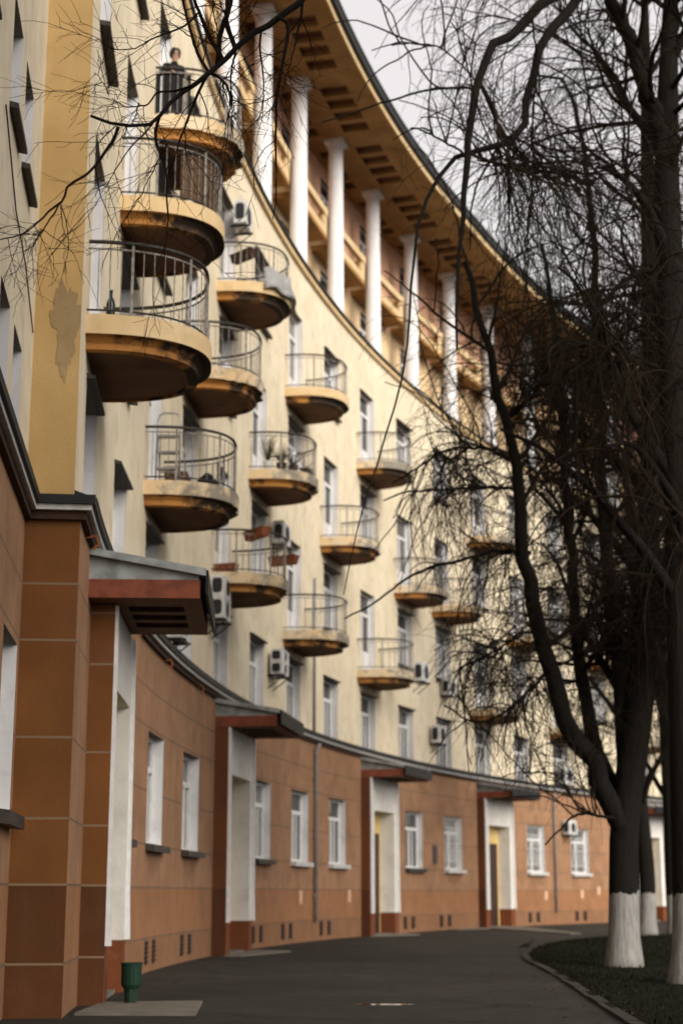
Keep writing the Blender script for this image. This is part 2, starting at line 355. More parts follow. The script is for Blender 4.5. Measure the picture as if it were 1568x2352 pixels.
# ------------------------------------------------------------------ mesh building
class MB:
    def __init__(self):
        self.v, self.f, self.m = [], [], []

    def quad(self, a, b_, c, d, mi=0):
        i = len(self.v); self.v += [a, b_, c, d]; self.f.append((i, i + 1, i + 2, i + 3)); self.m.append(mi)

    def poly(self, pts, mi=0):
        i = len(self.v); self.v += list(pts); self.f.append(tuple(range(i, i + len(pts)))); self.m.append(mi)

    def hexa(self, p, mi=0):
        """8 points: bottom 0-3, top 4-7"""
        i = len(self.v); self.v += list(p)
        for q in ((3, 2, 1, 0), (4, 5, 6, 7), (0, 1, 5, 4), (1, 2, 6, 5), (2, 3, 7, 6), (3, 0, 4, 7)):
            self.f.append(tuple(i + k for k in q)); self.m.append(mi)

    def box(self, x0, x1, y0, y1, z0, z1, mi=0):
        self.hexa([(x0, y0, z0), (x1, y0, z0), (x1, y1, z0), (x0, y1, z0), (x0, y0, z1), (x1, y0, z1), (x1, y1, z1), (x0, y1, z1)], mi)

    def arc_prism(self, u0, u1, prof, mi=0, step=0.8, cap=True, doff=None):
        """sweep a (d, z) profile along the facade"""
        n = max(1, int(math.ceil((u1 - u0) / step)))
        i0 = len(self.v); k = len(prof)
        for j in range(n + 1):
            u = u0 + (u1 - u0) * j / n
            self.v += [F(u, d + (doff(u) if doff and d > 0.5 else 0), z) for d, z in prof]
        for j in range(n):
            for q in range(k):
                a = i0 + j * k + q; b_ = i0 + j * k + (q + 1) % k
                self.f.append((a, b_, b_ + k, a + k)); self.m.append(mi)
        if cap:
            self.f.append(tuple(i0 + q for q in range(k))[::-1]); self.m.append(mi)
            self.f.append(tuple(i0 + n * k + q for q in range(k))); self.m.append(mi)

    def arc_box(self, u0, u1, d0, d1, z0, z1, mi=0, step=0.8, doff=None):
        self.arc_prism(u0, u1, [(d0, z0), (d1, z0), (d1, z1), (d0, z1)], mi, step, doff=doff)

    def arc_grid(self, us, zs, d, holes, mi=0, fn=None, step=0.9):
        """a wall sheet at offset d with rectangular holes (u0,u1,z0,z1)"""
        us = set(us); zs = set(zs)
        for h in holes:
            us.update(h[:2]); zs.update(h[2:])
        us = sorted(us); zs = sorted(zs)
        fine = []
        for a, b_ in zip(us[:-1], us[1:]):
            n = max(1, int(math.ceil((b_ - a) / step)))
            fine += [a + (b_ - a) * k / n for k in range(n)]
        fine.append(us[-1]); us = fine
        fn = fn or (lambda u, z: F(u, d, z))
        i0 = len(self.v); nz = len(zs)
        for u in us:
            for z in zs:
                self.v.append(fn(u, z))
        for a in range(len(us) - 1):
            for c in range(nz - 1):
                um = (us[a] + us[a + 1]) / 2; zm = (zs[c] + zs[c + 1]) / 2
                if any(h[0] < um < h[1] and h[2] < zm < h[3] for h in holes):
                    continue
                self.f.append((i0 + a * nz + c, i0 + (a + 1) * nz + c, i0 + (a + 1) * nz + c + 1, i0 + a * nz + c + 1)); self.m.append(mi)

    def tube(self, pts, r, n=6, mi=0, cap=True):
        pts = [Vector(p) for p in pts]
        rs = r if isinstance(r, (list, tuple)) else [r] * len(pts)
        i0 = len(self.v); ref = None
        for k, p in enumerate(pts):
            t_ = (pts[min(k + 1, len(pts) - 1)] - pts[max(k - 1, 0)]).normalized()
            if ref is None:
                ref = Vector((1, 0, 0)) if abs(t_.x) < 0.8 else Vector((0, 1, 0))
            a = t_.cross(ref).normalized(); b_ = t_.cross(a); ref = a.cross(t_)
            for q in range(n):
                an = 2 * math.pi * q / n
                self.v.append(tuple(p + (a * math.cos(an) + b_ * math.sin(an)) * rs[k]))
        for k in range(len(pts) - 1):
            for q in range(n):
                a = i0 + k * n + q; b_ = i0 + k * n + (q + 1) % n
                self.f.append((a, b_, b_ + n, a + n)); self.m.append(mi)
        if cap:
            self.f.append(tuple(i0 + q for q in range(n))[::-1]); self.m.append(mi)
            self.f.append(tuple(i0 + (len(pts) - 1) * n + q for q in range(n))); self.m.append(mi)

    def lathe(self, prof, n=16, c=(0, 0), mi=0, sx=1, sy=1):
        i0 = len(self.v)
        for r, z in prof:
            for q in range(n):
                an = 2 * math.pi * q / n
                self.v.append((c[0] + sx * r * math.cos(an), c[1] + sy * r * math.sin(an), z))
        for k in range(len(prof) - 1):
            for q in range(n):
                a = i0 + k * n + q; b_ = i0 + k * n + (q + 1) % n
                self.f.append((a, b_, b_ + n, a + n)); self.m.append(mi)
        self.f.append(tuple(i0 + q for q in range(n))[::-1]); self.m.append(mi)
        self.f.append(tuple(i0 + (len(prof) - 1) * n + q for q in range(n))); self.m.append(mi)

    def mesh(self, name, mats, smooth=False):
        me = bpy.data.meshes.new(name)
        me.from_pydata([tuple(p) for p in self.v], [], self.f)
        for mm in (mats if isinstance(mats, (list, tuple)) else [mats]):
            me.materials.append(mm)
        me.polygons.foreach_set('material_index', self.m)
        if smooth:
            me.polygons.foreach_set('use_smooth', [True] * len(self.f))
        me.update()
        return me

    def obj(self, name, mats, parent=None, smooth=False, loc=None, rz=None):
        return link(name, self.mesh(name, mats, smooth), parent, loc, rz)


def link(name, data, parent=None, loc=None, rz=None):
    o = bpy.data.objects.new(name, data)
    C.objects.link(o)
    if parent is not None:
        o.parent = parent
    if loc is not None:
        o.location = loc
    if rz is not None:
        o.rotation_euler = (0, 0, rz)
    return o


def tag(o, label=None, cat=None, group=None, kind=None):
    for k, v in (('label', label), ('category', cat), ('group', group), ('kind', kind)):
        if v:
            o[k] = v
    return o


def thing(name, label, cat, loc=(0, 0, 0), rz=0.0, group=None):
    o = link(name, None, None, loc, rz)
    o.empty_display_size = 0.2
    return tag(o, label, cat, group)


def copy_tree(o, parent=None):
    c = o.copy(); C.objects.link(c)
    if parent is not None:
        c.parent = parent
    for ch in list(o.children):
        copy_tree(ch, c)
    return c


# ------------------------------------------------------------------ ground
g_ = MB()
g_.quad((-400, -200, 0), (400, -200, 0), (400, 700, 0), (-400, 700, 0))
tag(g_.obj('road', M['asphalt']), kind='structure')

edge = [(2.85, -30), (2.85, 6), (2.9, 14), (2.95, 17.2), (3.1, 20.0), (3.28, 23.4), (3.45, 26.6), (3.55, 29.5), (3.6, 31.6), (3.68, 33.2), (3.8, 34.6), (4.02, 36.4),
        (4.45, 39.2), (5.1, 42.3), (5.9, 45.0), (6.7, 47.0), (7.6, 48.6), (10, 51.6), (14, 55.5), (22, 61), (45, 70)]
lw = MB()
lw.poly([(x, y, 0.03) for x, y in edge] + [(90, 70, 0.03), (90, -30, 0.03)])
tag(lw.obj('lawn', M['lawn']), kind='structure')
kb = MB()
kpts = []
for (ax, ay), (bx, by) in zip(edge[:-1], edge[1:]):
    nk = max(1, round(math.dist((ax, ay), (bx, by))))
    kpts += [((ax + (bx - ax) * i / nk, ay + (by - ay) * i / nk), (ax + (bx - ax) * (i + 0.985) / nk, ay + (by - ay) * (i + 0.985) / nk)) for i in range(nk)]
for (ax, ay), (bx, by) in kpts:
    dz_ = random.uniform(-0.012, 0.006)
    a, b_ = Vector((ax, ay, 0)), Vector((bx, by, 0)); n_ = Vector(((b_ - a).y, -(b_ - a).x, 0)).normalized() * -0.07
    pa = [a + n_, a - n_, b_ - n_, b_ + n_]
    kb.hexa([(*p.xy, 0.0) for p in pa] + [(*p.xy, 0.036 + dz_) for p in pa])
tag(kb.obj('kerb', M['kerb']), kind='structure')

# grass blades, thick near the kerb
nb = 26000
ex = np.array([(x, y) for x, y in edge[1:19]])
seg = rng.integers(0, len(ex) - 1, nb); tt = rng.random(nb)[:, None]
p_ = ex[seg] * (1 - tt) + ex[seg + 1] * tt
p_[:, 0] += 0.1 + rng.random(nb) ** 1.5 * 3.5
p_[:, 1] += rng.normal(0, 0.25, nb)
hh = rng.uniform(0.02, 0.07, nb); an = rng.random(nb) * 6.283; wd = 0.008
v = np.zeros((nb, 3, 3))
v[:, 0, 0] = p_[:, 0] - np.cos(an) * wd; v[:, 0, 1] = p_[:, 1] - np.sin(an) * wd; v[:, 0, 2] = 0.028
v[:, 1, 0] = p_[:, 0] + np.cos(an) * wd; v[:, 1, 1] = p_[:, 1] + np.sin(an) * wd; v[:, 1, 2] = 0.028
v[:, 2, 0] = p_[:, 0] + rng.normal(0, 0.03, nb); v[:, 2, 1] = p_[:, 1] + rng.normal(0, 0.03, nb); v[:, 2, 2] = 0.03 + hh


def np_mesh(name, verts, faces, mat, smooth=False):
    me = bpy.data.meshes.new(name)
    nv, nf, k = len(verts), len(faces), faces.shape[1]
    me.vertices.add(nv); me.vertices.foreach_set('co', np.ascontiguousarray(verts, dtype=np.float32).ravel())
    me.loops.add(nf * k); me.loops.foreach_set('vertex_index', np.ascontiguousarray(faces, dtype=np.int32).ravel())
    me.polygons.add(nf); me.polygons.foreach_set('loop_start', np.arange(nf, dtype=np.int32) * k)
    me.polygons.foreach_set('loop_total', np.full(nf, k, dtype=np.int32))
    if smooth:
        me.polygons.foreach_set('use_smooth', np.ones(nf, dtype=bool))
    me.materials.append(mat)
    me.update(calc_edges=True)
    return me


tag(link('grass', np_mesh('grass', v.reshape(-1, 3), np.arange(nb * 3).reshape(-1, 3), M['grass'])), kind='stuff')


nl = 1500
lu = rng.random(nl)
lx = np.where(lu < 0.55, 0, 1)
yy_ = rng.uniform(12, 62, nl)
ly = np.interp(yy_, [e_[1] for e_ in edge[:19]], [e_[0] for e_ in edge[:19]])
pos_ = np.zeros((nl, 2))
for i in range(nl):
    if lx[i]:
        pos_[i] = (ly[i] + rng.normal(-0.1, 0.7), yy_[i])
    else:
        pos_[i] = P(rng.uniform(-1, 56), 0.08 + abs(rng.normal(0, 0.5)))
an = rng.random(nl) * 6.283; sz = rng.uniform(0.012, 0.035, nl)
lv = np.zeros((nl, 4, 3))
for k in range(4):
    a_ = an + k * math.pi / 2
    lv[:, k, 0] = pos_[:, 0] + np.cos(a_) * sz * (1.0 if k % 2 else 0.6); lv[:, k, 1] = pos_[:, 1] + np.sin(a_) * sz * (1.0 if k % 2 else 0.6)
    lv[:, k, 2] = 0.042 * (pos_[:, 0] > ly - 0.1) + 0.006 + rng.uniform(0, 0.012, nl)
tag(link('fallen_leaves', np_mesh('fallen_leaves', lv.reshape(-1, 3), np.arange(nl * 4).reshape(-1, 4), M['dryleaf'])), kind='stuff')


def slab(pts, z, mat, name, kind='structure'):
    q = MB(); n = len(pts)
    q.poly([(x, y, z) for x, y in pts])
    for i in range(n):
        a, b2 = pts[i], pts[(i + 1) % n]
        q.quad((*a, -0.01), (*b2, -0.01), (*b2, z), (*a, z))
    return tag(q.obj(name, mat), kind=kind)


def udquad(u0, u1, d0, d1):
    return [P(u0, d0), P(u0, d1), P(u1, d1), P(u1, d0)]


slab([(-2.9, 18.35), (-1.58, 18.3), (-1.68, 20.4), (-2.86, 20.2)], 0.03, M['concrete'], 'pavement_slab')
slab([P(15.2, 0.33), P(15.2, 0.7), P(18.0, 1.3), P(18.6, 0.33)], 0.03, M['concrete'], 'pavement_slab')
slab([P(31.3, 0.35), P(31.4, 0.6), P(33.6, 1.3), P(34.7, 0.35)], 0.03, M['concrete'], 'pavement_slab')
slab([P(40.5, 0.06), P(40.5, 0.42), P(43, 0.8), (7.3, 53.3), (7.75, 54.0), P(46.9, 0.42), P(47.2, 0.06)], 0.03, M['concrete'], 'pavement_slab')
pu = MB()
pu.poly([(0.52 + 0.34 * math.cos(a) * (1 + 0.1 * math.sin(3 * a)), 20.1 + 0.16 * math.sin(a), 0.004) for a in np.linspace(0, 6.283, 24)[:-1]])
tag(pu.obj('water', M['puddle']), kind='structure')

# ------------------------------------------------------------------ the apartment building
UA, UB, UC = -9.5, UCORNER, 92.0       # start of the set-back wing, the corner, the far end
DN, DU = -0.62, -0.08               # the wing's and the upper wall's offset
ZE = 5.42                           # underside of the ground-floor eave
ZC = 19.12                          # cornice under the loggia
BW, B0 = 4.075, 0.0                 # bay pitch
F1, FL = 8.16, 3.4                  # floor level of the first balconies, storey height
bx_, by_ = P(0, 0)
BLD = thing('apartment_building', 'long curved cream and orange apartment building with rounded balconies and a white rooftop colonnade', 'building', (bx_, by_, 0))


def part(mb, name, mats, smooth=False, parent=None):
    """a part built in world coordinates"""
    o = mb.obj(name, mats, BLD, smooth)
    o.location = (-bx_, -by_, 0)
    return o


def place(data, name, u, d, z, parent=None):
    x, y = P(u, d)
    return link(name, data, parent or BLD, (x - bx_, y - by_, z), -head(u))


# bay content: which storeys carry balconies
balc = {(0, 1), (1, 2), (2, 1), (2, 3), (3, 2), (4, 1), (4, 3), (5, 2), (6, 1), (6, 3), (7, 2), (8, 1), (8, 3), (9, 2), (10, 2), (11, 1), (11, 3), (12, 2), (13, 1), (14, 2), (15, 1), (15, 3)}
NB = 17
WU = 1.55
up_holes, wins = [], []
for k in range(0, NB):
    uc = B0 + k * BW
    wins.append(('window', uc, 5.55, 7.47)); up_holes.append((uc - WU / 2, uc + WU / 2, 5.55, 7.47))
    for f in (1, 2, 3):
        zf = F1 + (f - 1) * FL
        top = zf + 2.66
        z0 = zf + 0.04 if (k, f) in balc else zf + 0.78
        wins.append(('balcony_door' if (k, f) in balc else 'window', uc, z0, top))
        up_holes.append((uc - WU / 2, uc + WU / 2, z0, top))

portals = [(1.55, 3.0, 'first'), (16.95, 3.0, 'x'), (33.05, 3.0, 'x'), (45.4, 3.0, 'x'), (61.0, 3.0, 'x')]
PO = 1.08                            # half width of a door opening
gfw = [4.7, 8.75, 12.85, 20.85, 24.95, 29.0, 37.2, 41.35, 49.97, 54.5, 66.0, 70.0]
GW = 1.82
gf_holes = [(u - GW / 2, u + GW / 2, 2.1, 3.99) for u in gfw] + [(u - PO, u + PO, 0.0, 3.80) for u, _, _ in portals]
near_w = [-4.95, -3.6, -7.6, -8.9]
near_holes = []
for u in near_w:
    for z0 in (5.78, 8.76, 11.75, 14.75):
        near_holes.append((u - 0.45, u + 0.45, z0, z0 + 1.22))
near_gf = [(-2.9 - 0.75, -2.9 + 0.75, 2.1, 3.95), (-6.4 - 0.75, -6.4 + 0.75, 2.1, 3.95)]

q = MB(); q.arc_grid([UB, UC], [5.5, ZC], DU, up_holes)
part(q, 'upper_wall', M['cream'])
q = MB(); q.arc_grid([UA, UB], [5.5, 26.0], DN, near_holes)
part(q, 'wing_wall', M['cream'])
q = MB(); q.arc_grid([DN, DU], [5.5, 26.0], 0, [], fn=lambda d, z: F(UB, d, z))
part(q, 'return_wall', M['yellow'])
q = MB(); q.arc_grid([UB, UC], [-0.1, 5.5], 0.0, gf_holes)
q.arc_grid([UA, UB], [-0.1, 5.5], DN, near_gf)
part(q, 'ground_floor_wall', M['orange'])
q = MB(); q.arc_grid([DN, 0.0], [-0.1, 5.5], 0, [], fn=lambda d, z: F(UB, d, z))
part(q, 'ground_floor_pier', M['brown'])
# body behind the facade: end walls, rear wall, roof
q = MB()
q.quad(F(UA, DN, -0.1), F(UA, -13, -0.1), F(UA, -13, 26), F(UA, DN, 26))
q.quad(F(UC, 0, -0.1), F(UC, -13, -0.1), F(UC, -13, 26), F(UC, 0, 26))
n = 60
for i in range(n):
    a, b2 = UA + (UC - UA) * i / n, UA + (UC - UA) * (i + 1) / n
    q.quad(F(a, -13, -0.1), F(b2, -13, -0.1), F(b2, -13, 26), F(a, -13, 26))
    q.quad(F(a, -1.5, 5.45), F(b2, -1.5, 5.45), F(b2, -1.5, 5.46), F(a, -1.5, 5.46))
part(q, 'rear_wall', M['cream'])

# a patch of fallen plaster on the return wall and stains
q = MB()
pp = []
for a in np.linspace(0, 2 * math.pi, 80)[:-1]:
    rr = 1 + 0.13 * math.sin(3 * a + 1) + 0.09 * math.sin(7 * a) + 0.07 * math.sin(13 * a + 2) + 0.05 * math.sin(23 * a)
    pp.append((-0.245 + 0.16 * math.cos(a) * rr * (1.15 if math.sin(a) > 0 else 0.75), 7.72 + 0.55 * math.sin(a) * rr))
fr = [F(UB - 0.004, min(d, DU - 0.006), z) for d, z in pp]
q.poly(fr)
bk = [F(UB + 0.01, min(d, DU - 0.006), z) for d, z in pp]
for i in range(len(fr)):
    j = (i + 1) % len(fr); q.quad(fr[i], fr[j], bk[j], bk[i])
part(q, 'bare_plaster_patch', M['bareplaster'])

# ground-floor eave: board, pale strip, dark metal
for nm, mat, z0, z1, ov in (('eave_board', 'darkboard', ZE, ZE + 0.10, 0.07), ('eave_strip', 'greystrip', ZE + 0.10, ZE + 0.165, 0.13), ('eave_flashing', 'darkmetal', ZE + 0.165, ZE + 0.27, 0.17)):
    q = MB()
    q.arc_box(UA, UB - ov, DN, DN + ov, z0, z1)
    q.arc_box(UB - ov, UB, DN + 0.001, ov, z0, z1)
    q.arc_box(UB, UC, 0.0, ov, z0, z1)
    if nm == 'eave_flashing':
        q.arc_prism(UB, UC, [(-0.079, z1 + 0.001), (ov + 0.01, z1 + 0.001), (-0.079, z1 + 0.09)])
    part(q, nm, M[mat])
# loggia cornice
q = MB()
q.arc_box(UB, UC, DU - 0.9, 0.02, ZC, ZC + 0.16)
q.arc_box(UB, UC, DU - 0.9, 0.09, ZC + 0.16, ZC + 0.23, 1)
part(q, 'cornice', [M['fascia_clean'], M['darkmetal']])

# loggia: back wall, floors, windows
DB = -1.30
COLU = [21.45 + 4.25 * j for j in range(-5, 16)]
log_holes = []
for a in COLU[:-1]:
    for z0, z1 in ((20.0, 21.75), (23.4, 25.1)):
        log_holes.append((a + 1.35, a + 2.85, z0, z1))
q = MB(); q.arc_grid([UB, UC], [ZC + 0.1, 25.62], DB, [h for h in log_holes if h[0] > 4 and h[0] < 68])
part(q, 'loggia_wall', M['salmon'])
q = MB(); q.arc_box(UB, UC, DB + 0.005, DU - 0.9, ZC - 0.05, ZC + 0.2)
part(q, 'loggia_floor', M['concrete'])
q = MB(); q.quad(F(UB, DB - 0.005, 19), F(UB, -0.1, 19), F(UB, -0.1, 25.6), F(UB, DB - 0.005, 25.6))
part(q, 'loggia_end_wall', M['cream'])

colm = MB()
colm.box(-0.33, 0.33, -0.33, 0.33, 0.0, 0.12)
colm.lathe([(0.30, 0.12), (0.30, 0.22), (0.265, 0.27), (0.26, 3.0), (0.235, 5.95), (0.25, 5.97), (0.25, 6.02), (0.30, 6.12)], 20)
colm.box(-0.32, 0.32, -0.32, 0.32, 6.12, 6.25)
col_me = colm.mesh('column', M['col'])
col_me.polygons.foreach_set('use_smooth', [len(p.vertices) == 4 and abs(p.normal.z) < 0.4 and p.index > 5 and p.index < len(col_me.polygons) - 6 for p in col_me.polygons])
for u in COLU:
    if u > UB + 1:
        place(col_me, 'column', u, -0.34, ZC + 0.235)

# loggia parapets: a slab with a panelled front
lp = MB()
hw = 4.25 / 2 - 0.33
lp.box(-0.665, 0.1, -hw, hw, 0.0, 0.14, 1)
lp.box(0.0, 0.1, -hw, hw, 0.141, 0.38)
lp.box(0.0, 0.1, -hw, -hw + 0.35, 0.381, 0.80)
lp.box(0.0, 0.1, hw - 0.35, hw, 0.381, 0.80)
lp.box(-0.02, 0.14, -hw - 0.02, hw + 0.02, 0.801, 1.05)
for s in (-1, 1):
    lp.box(-0.665, -0.021, s * hw - 0.05, s * hw + 0.05, 0.141, 1.0)
lp_me = lp.mesh('loggia_balcony', [M['fascia_clean'], M['logsoff']])
for a in COLU[:-1]:
    if 4 < a < 70:
        place(lp_me, 'loggia_balcony', a + 4.25 / 2, -0.62, 22.0)

# roof: coffered soffit, fascia, sheet roof
DR, ZR = 1.72, 25.60


def dro(u):
    return min(2.05, max(1.36, 1.43 + (u - 20) * 0.033))


def droff(u):
    return dro(u) - DR


cof = []
for a in COLU[:-1]:
    for i in range(4):
        c = a + 0.86 + i * 0.843
        cof.append((c - 0.29, c + 0.29, 0.13, 1.0)); cof.append((c - 0.27, c + 0.27, -1.12, -0.72))
cof = [c for c in cof if c[0] > UB + 0.3]
q = MB()
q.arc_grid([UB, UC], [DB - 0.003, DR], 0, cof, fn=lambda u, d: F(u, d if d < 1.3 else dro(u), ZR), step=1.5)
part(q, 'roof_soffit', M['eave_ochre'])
q = MB()
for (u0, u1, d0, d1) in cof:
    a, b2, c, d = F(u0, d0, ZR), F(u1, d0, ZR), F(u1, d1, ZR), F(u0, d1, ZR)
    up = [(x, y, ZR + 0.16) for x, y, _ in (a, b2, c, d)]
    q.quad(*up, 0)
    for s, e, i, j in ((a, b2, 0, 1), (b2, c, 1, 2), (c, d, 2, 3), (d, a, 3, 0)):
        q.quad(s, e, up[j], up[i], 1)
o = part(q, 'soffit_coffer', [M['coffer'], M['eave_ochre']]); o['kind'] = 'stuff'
q = MB()
q.arc_box(UB, UC, DR, DR + 0.05, ZR - 0.05, ZR + 0.30, 0, doff=droff)
q.arc_box(UB, UC, DR + 0.051, DR + 0.17, ZR + 0.16, ZR + 0.40, 1, doff=droff)
part(q, 'roof_fascia', [M['fascia_clean'], M['darkmetal']])
q = MB()
q.arc_prism(UB - 0.2, UC, [(-13.2, ZR + 0.401), (DR + 0.2, ZR + 0.401), (DR + 0.2, ZR + 0.46), (-5.5, ZR + 2.6), (-13.2, ZR + 0.6)], doff=droff)
part(q, 'roof', M['darkmetal'])
q = MB()
q.arc_box(UA, UB - 0.2, -13.2, DN + 0.3, 26.0, 26.3)
part(q, 'wing_roof', M['darkmetal'])

# ---------------------------------------------------------------- windows
RD = 0.25


def window_set(w_, h_, lattice=False, transom=0.70, hood=True, sill='sillmetal', sillh=0.05, sillp=0.14, rd=RD, door=False):
    a = w_ / 2
    r = MB()
    r.quad((0, a, 0), (-rd, a, 0), (-rd, a, h_), (0, a, h_), 0)
    r.quad((0, -a, 0), (0, -a, h_), (-rd, -a, h_), (-rd, -a, 0), 0)
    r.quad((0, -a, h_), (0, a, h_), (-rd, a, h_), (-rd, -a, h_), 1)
    r.quad((0, -a, 0), (-rd, -a, 0), (-rd, a, 0), (0, a, 0), 0)
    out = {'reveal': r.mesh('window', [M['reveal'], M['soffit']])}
    f = MB(); t_ = 0.075; d0, d1 = -rd, -rd + 0.07
    f.box(d0, d1, -a, -a + t_, 0, h_); f.box(d0, d1, a - t_, a, 0, h_)
    f.box(d0, d1, -a + t_, a - t_, 0, t_); f.box(d0, d1, -a + t_, a - t_, h_ - t_, h_)
    zt = h_ * transom
    f.box(d0, d1, -a + t_, a - t_, zt - 0.05, zt + 0.05)
    f.box(d0, d1, -0.05, 0.05, t_, zt - 0.05)
    if door:
        f.box(d0, d1 - 0.02, -a + t_, -0.05, t_, 0.75); f.box(d0, d1 - 0.02, 0.05, a - t_, t_, 0.75)
    if not door and not lattice:
        f.box(d0, d1, 0.05 + 0.3, 0.05 + 0.34, t_, zt - 0.05)
    out['frame'] = f.mesh('frame', M['frame'])
    p = MB()
    p.quad((-rd + 0.02, -a + t_, t_), (-rd + 0.02, a - t_, t_), (-rd + 0.02, a - t_, h_ - t_), (-rd + 0.02, -a + t_, h_ - t_))
    out['pane'] = p.mesh('pane', M['glass'])
    if not door:
        s = MB()
        s.hexa([(0.001, -a - 0.06, -sillh - 0.01), (sillp, -a - 0.06, -sillh - 0.025), (sillp, a + 0.06, -sillh - 0.025), (0.001, a + 0.06, -sillh - 0.01),
                (0.001, -a - 0.06, 0.012), (sillp, -a - 0.06, -0.01), (sillp, a + 0.06, -0.01), (0.001, a + 0.06, 0.012)])
        out['sill'] = s.mesh('sill', M[sill])
    if hood:
        s = MB()
        s.hexa([(0.001, -a - 0.05, h_ + 0.003), (0.11, -a - 0.05, h_ + 0.003), (0.11, a + 0.05, h_ + 0.003), (0.001, a + 0.05, h_ + 0.003),
                (0.001, -a - 0.05, h_ + 0.07), (0.11, -a - 0.05, h_ + 0.035), (0.11, a + 0.05, h_ + 0.035), (0.001, a + 0.05, h_ + 0.07)])
        out['hood'] = s.mesh('hood', M['sillmetal'])
    if lattice:
        s = MB()
        for k in range(-3, 4):
            s.tube([(-0.05, k * a / 3.6, 0.02), (-0.05, k * a / 3.6, h_ - 0.02)], 0.012, 4)
        for z in (0.3, 0.95, 1.5):
            s.tube([(-0.05, -a, z), (-0.05, a, z)], 0.012, 4)
        for k in range(-2, 3):
            s.tube([(-0.055, k * a / 3.6 - 0.2, 0.3), (-0.055, k * a / 3.6, 0.95), (-0.055, k * a / 3.6 + 0.2, 1.5)], 0.01, 4)
        out['grille'] = s.mesh('grille', M['frame'])
    return out


def put_window(ws, name, u, d, z, label=None):
    r = place(ws['reveal'], name, u, d, z)
    for k in ('frame', 'pane', 'sill', 'hood', 'grille'):
        if k in ws:
            link(k, ws[k], r)
    return r


W_up1 = window_set(WU, 1.92)
W_up = window_set(WU, 1.88)
W_door = window_set(WU, 2.62, door=True, hood=False, transom=0.74)
W_gf_dark = window_set(GW, 1.89, hood=False, sill='sillmetal', sillh=0.10, sillp=0.16)
W_gf_pale = window_set(GW, 1.89, hood=False, sill='greystrip', sillh=0.09, sillp=0.16)
W_gf_lat = window_set(GW, 1.89, hood=False, sill='greystrip', sillh=0.09, sillp=0.16, lattice=True)
W_near = window_set(0.90, 1.22, hood=False, sillp=0.09, sillh=0.04)
W_neargf = window_set(1.5, 1.85, hood=False, sill='sillmetal', sillh=0.12, sillp=0.16)
W_log = window_set(1.5, 1.75, hood=False, rd=0.2)
for nm, u, z0, z1 in wins:
    put_window(W_up1 if z0 < 6 else (W_door if nm == 'balcony_door' else W_up), nm, u, DU, z0)
for u in gfw:
    put_window(W_gf_lat if u in (41.35, 49.97, 54.5) else (W_gf_pale if u in (24.95, 29.0) or u > 60 else W_gf_dark), 'window', u, 0, 2.1)
for h in near_holes:
    put_window(W_near, 'window', (h[0] + h[1]) / 2, DN, h[2])
for h in near_gf:
    put_window(W_neargf, 'window', (h[0] + h[1]) / 2, DN, h[2])
for h in log_holes:
    if 4 < h[0] < 68:
        put_window(W_log if h[2] > 22 else W_log, 'window', (h[0] + h[1]) / 2, DB, h[2])

# ---------------------------------------------------------------- balconies
AH, AP = 1.24, 1.52


def outline(a, p, n=30):
    pts = []
    for i in range(n + 1):
        t_ = math.pi * i / n
        c, s = math.cos(t_), math.sin(t_)
        pts.append((p * abs(s) ** 0.86, -a * math.copysign(abs(c) ** 0.80, c)))
    return pts


def balcony_mesh(seed, rough_edge=0.0):
    r_ = random.Random(seed)
    bm = MB()
    o1 = outline(AH, AP); o2 = outline(AH - 0.13, AP - 0.17); o3 = outline(AH - 0.20, AP - 0.30)
    oc = outline(AH - 0.08, AP - 0.10)
    n = len(o1)
    jag = [1 - rough_edge * max(0, r_.gauss(0.2, 1)) * (0.3 + 0.7 * math.sin(math.pi * i / n)) for i in range(n)]
    o1j = [(d * j, u * (1 if k in (0, n - 1) else (0.5 + 0.5 * j))) for k, ((d, u), j) in enumerate(zip(o1, jag))]

    zj = [-0.25 + (abs(r_.gauss(0, 1)) * rough_edge * 1.3 if 3 < i < n - 3 else 0) for i in range(n)]

    def ring(oa, za, ob, zb, mi):
        for i in range(n - 1):
            bm.quad((*oa[i], za), (*oa[i + 1], za), (*ob[i + 1], zb), (*ob[i], zb), mi)
    bm.poly([(*p, 0.0) for p in o1], 0)                      # floor
    ring(o1j, -0.25, o1, 0.0, 0)                              # edge
    ring(oc, -0.26, o1j, -0.25, 1)
    ring(o2, -0.33, oc, -0.26, 1)                            # moulding
    ring(o2, -0.41, o2, -0.33, 1)
    ring(o3, -0.43, o2, -0.41, 1)
    ring(o3, -0.39, o3, -0.43, 1)
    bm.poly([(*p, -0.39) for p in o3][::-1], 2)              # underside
    return bm


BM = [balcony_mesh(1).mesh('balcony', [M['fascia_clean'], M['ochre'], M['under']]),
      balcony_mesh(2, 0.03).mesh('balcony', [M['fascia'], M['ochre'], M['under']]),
      balcony_mesh(5, 0.055).mesh('balcony', [M['fascia'], M['ochre'], M['under']])]


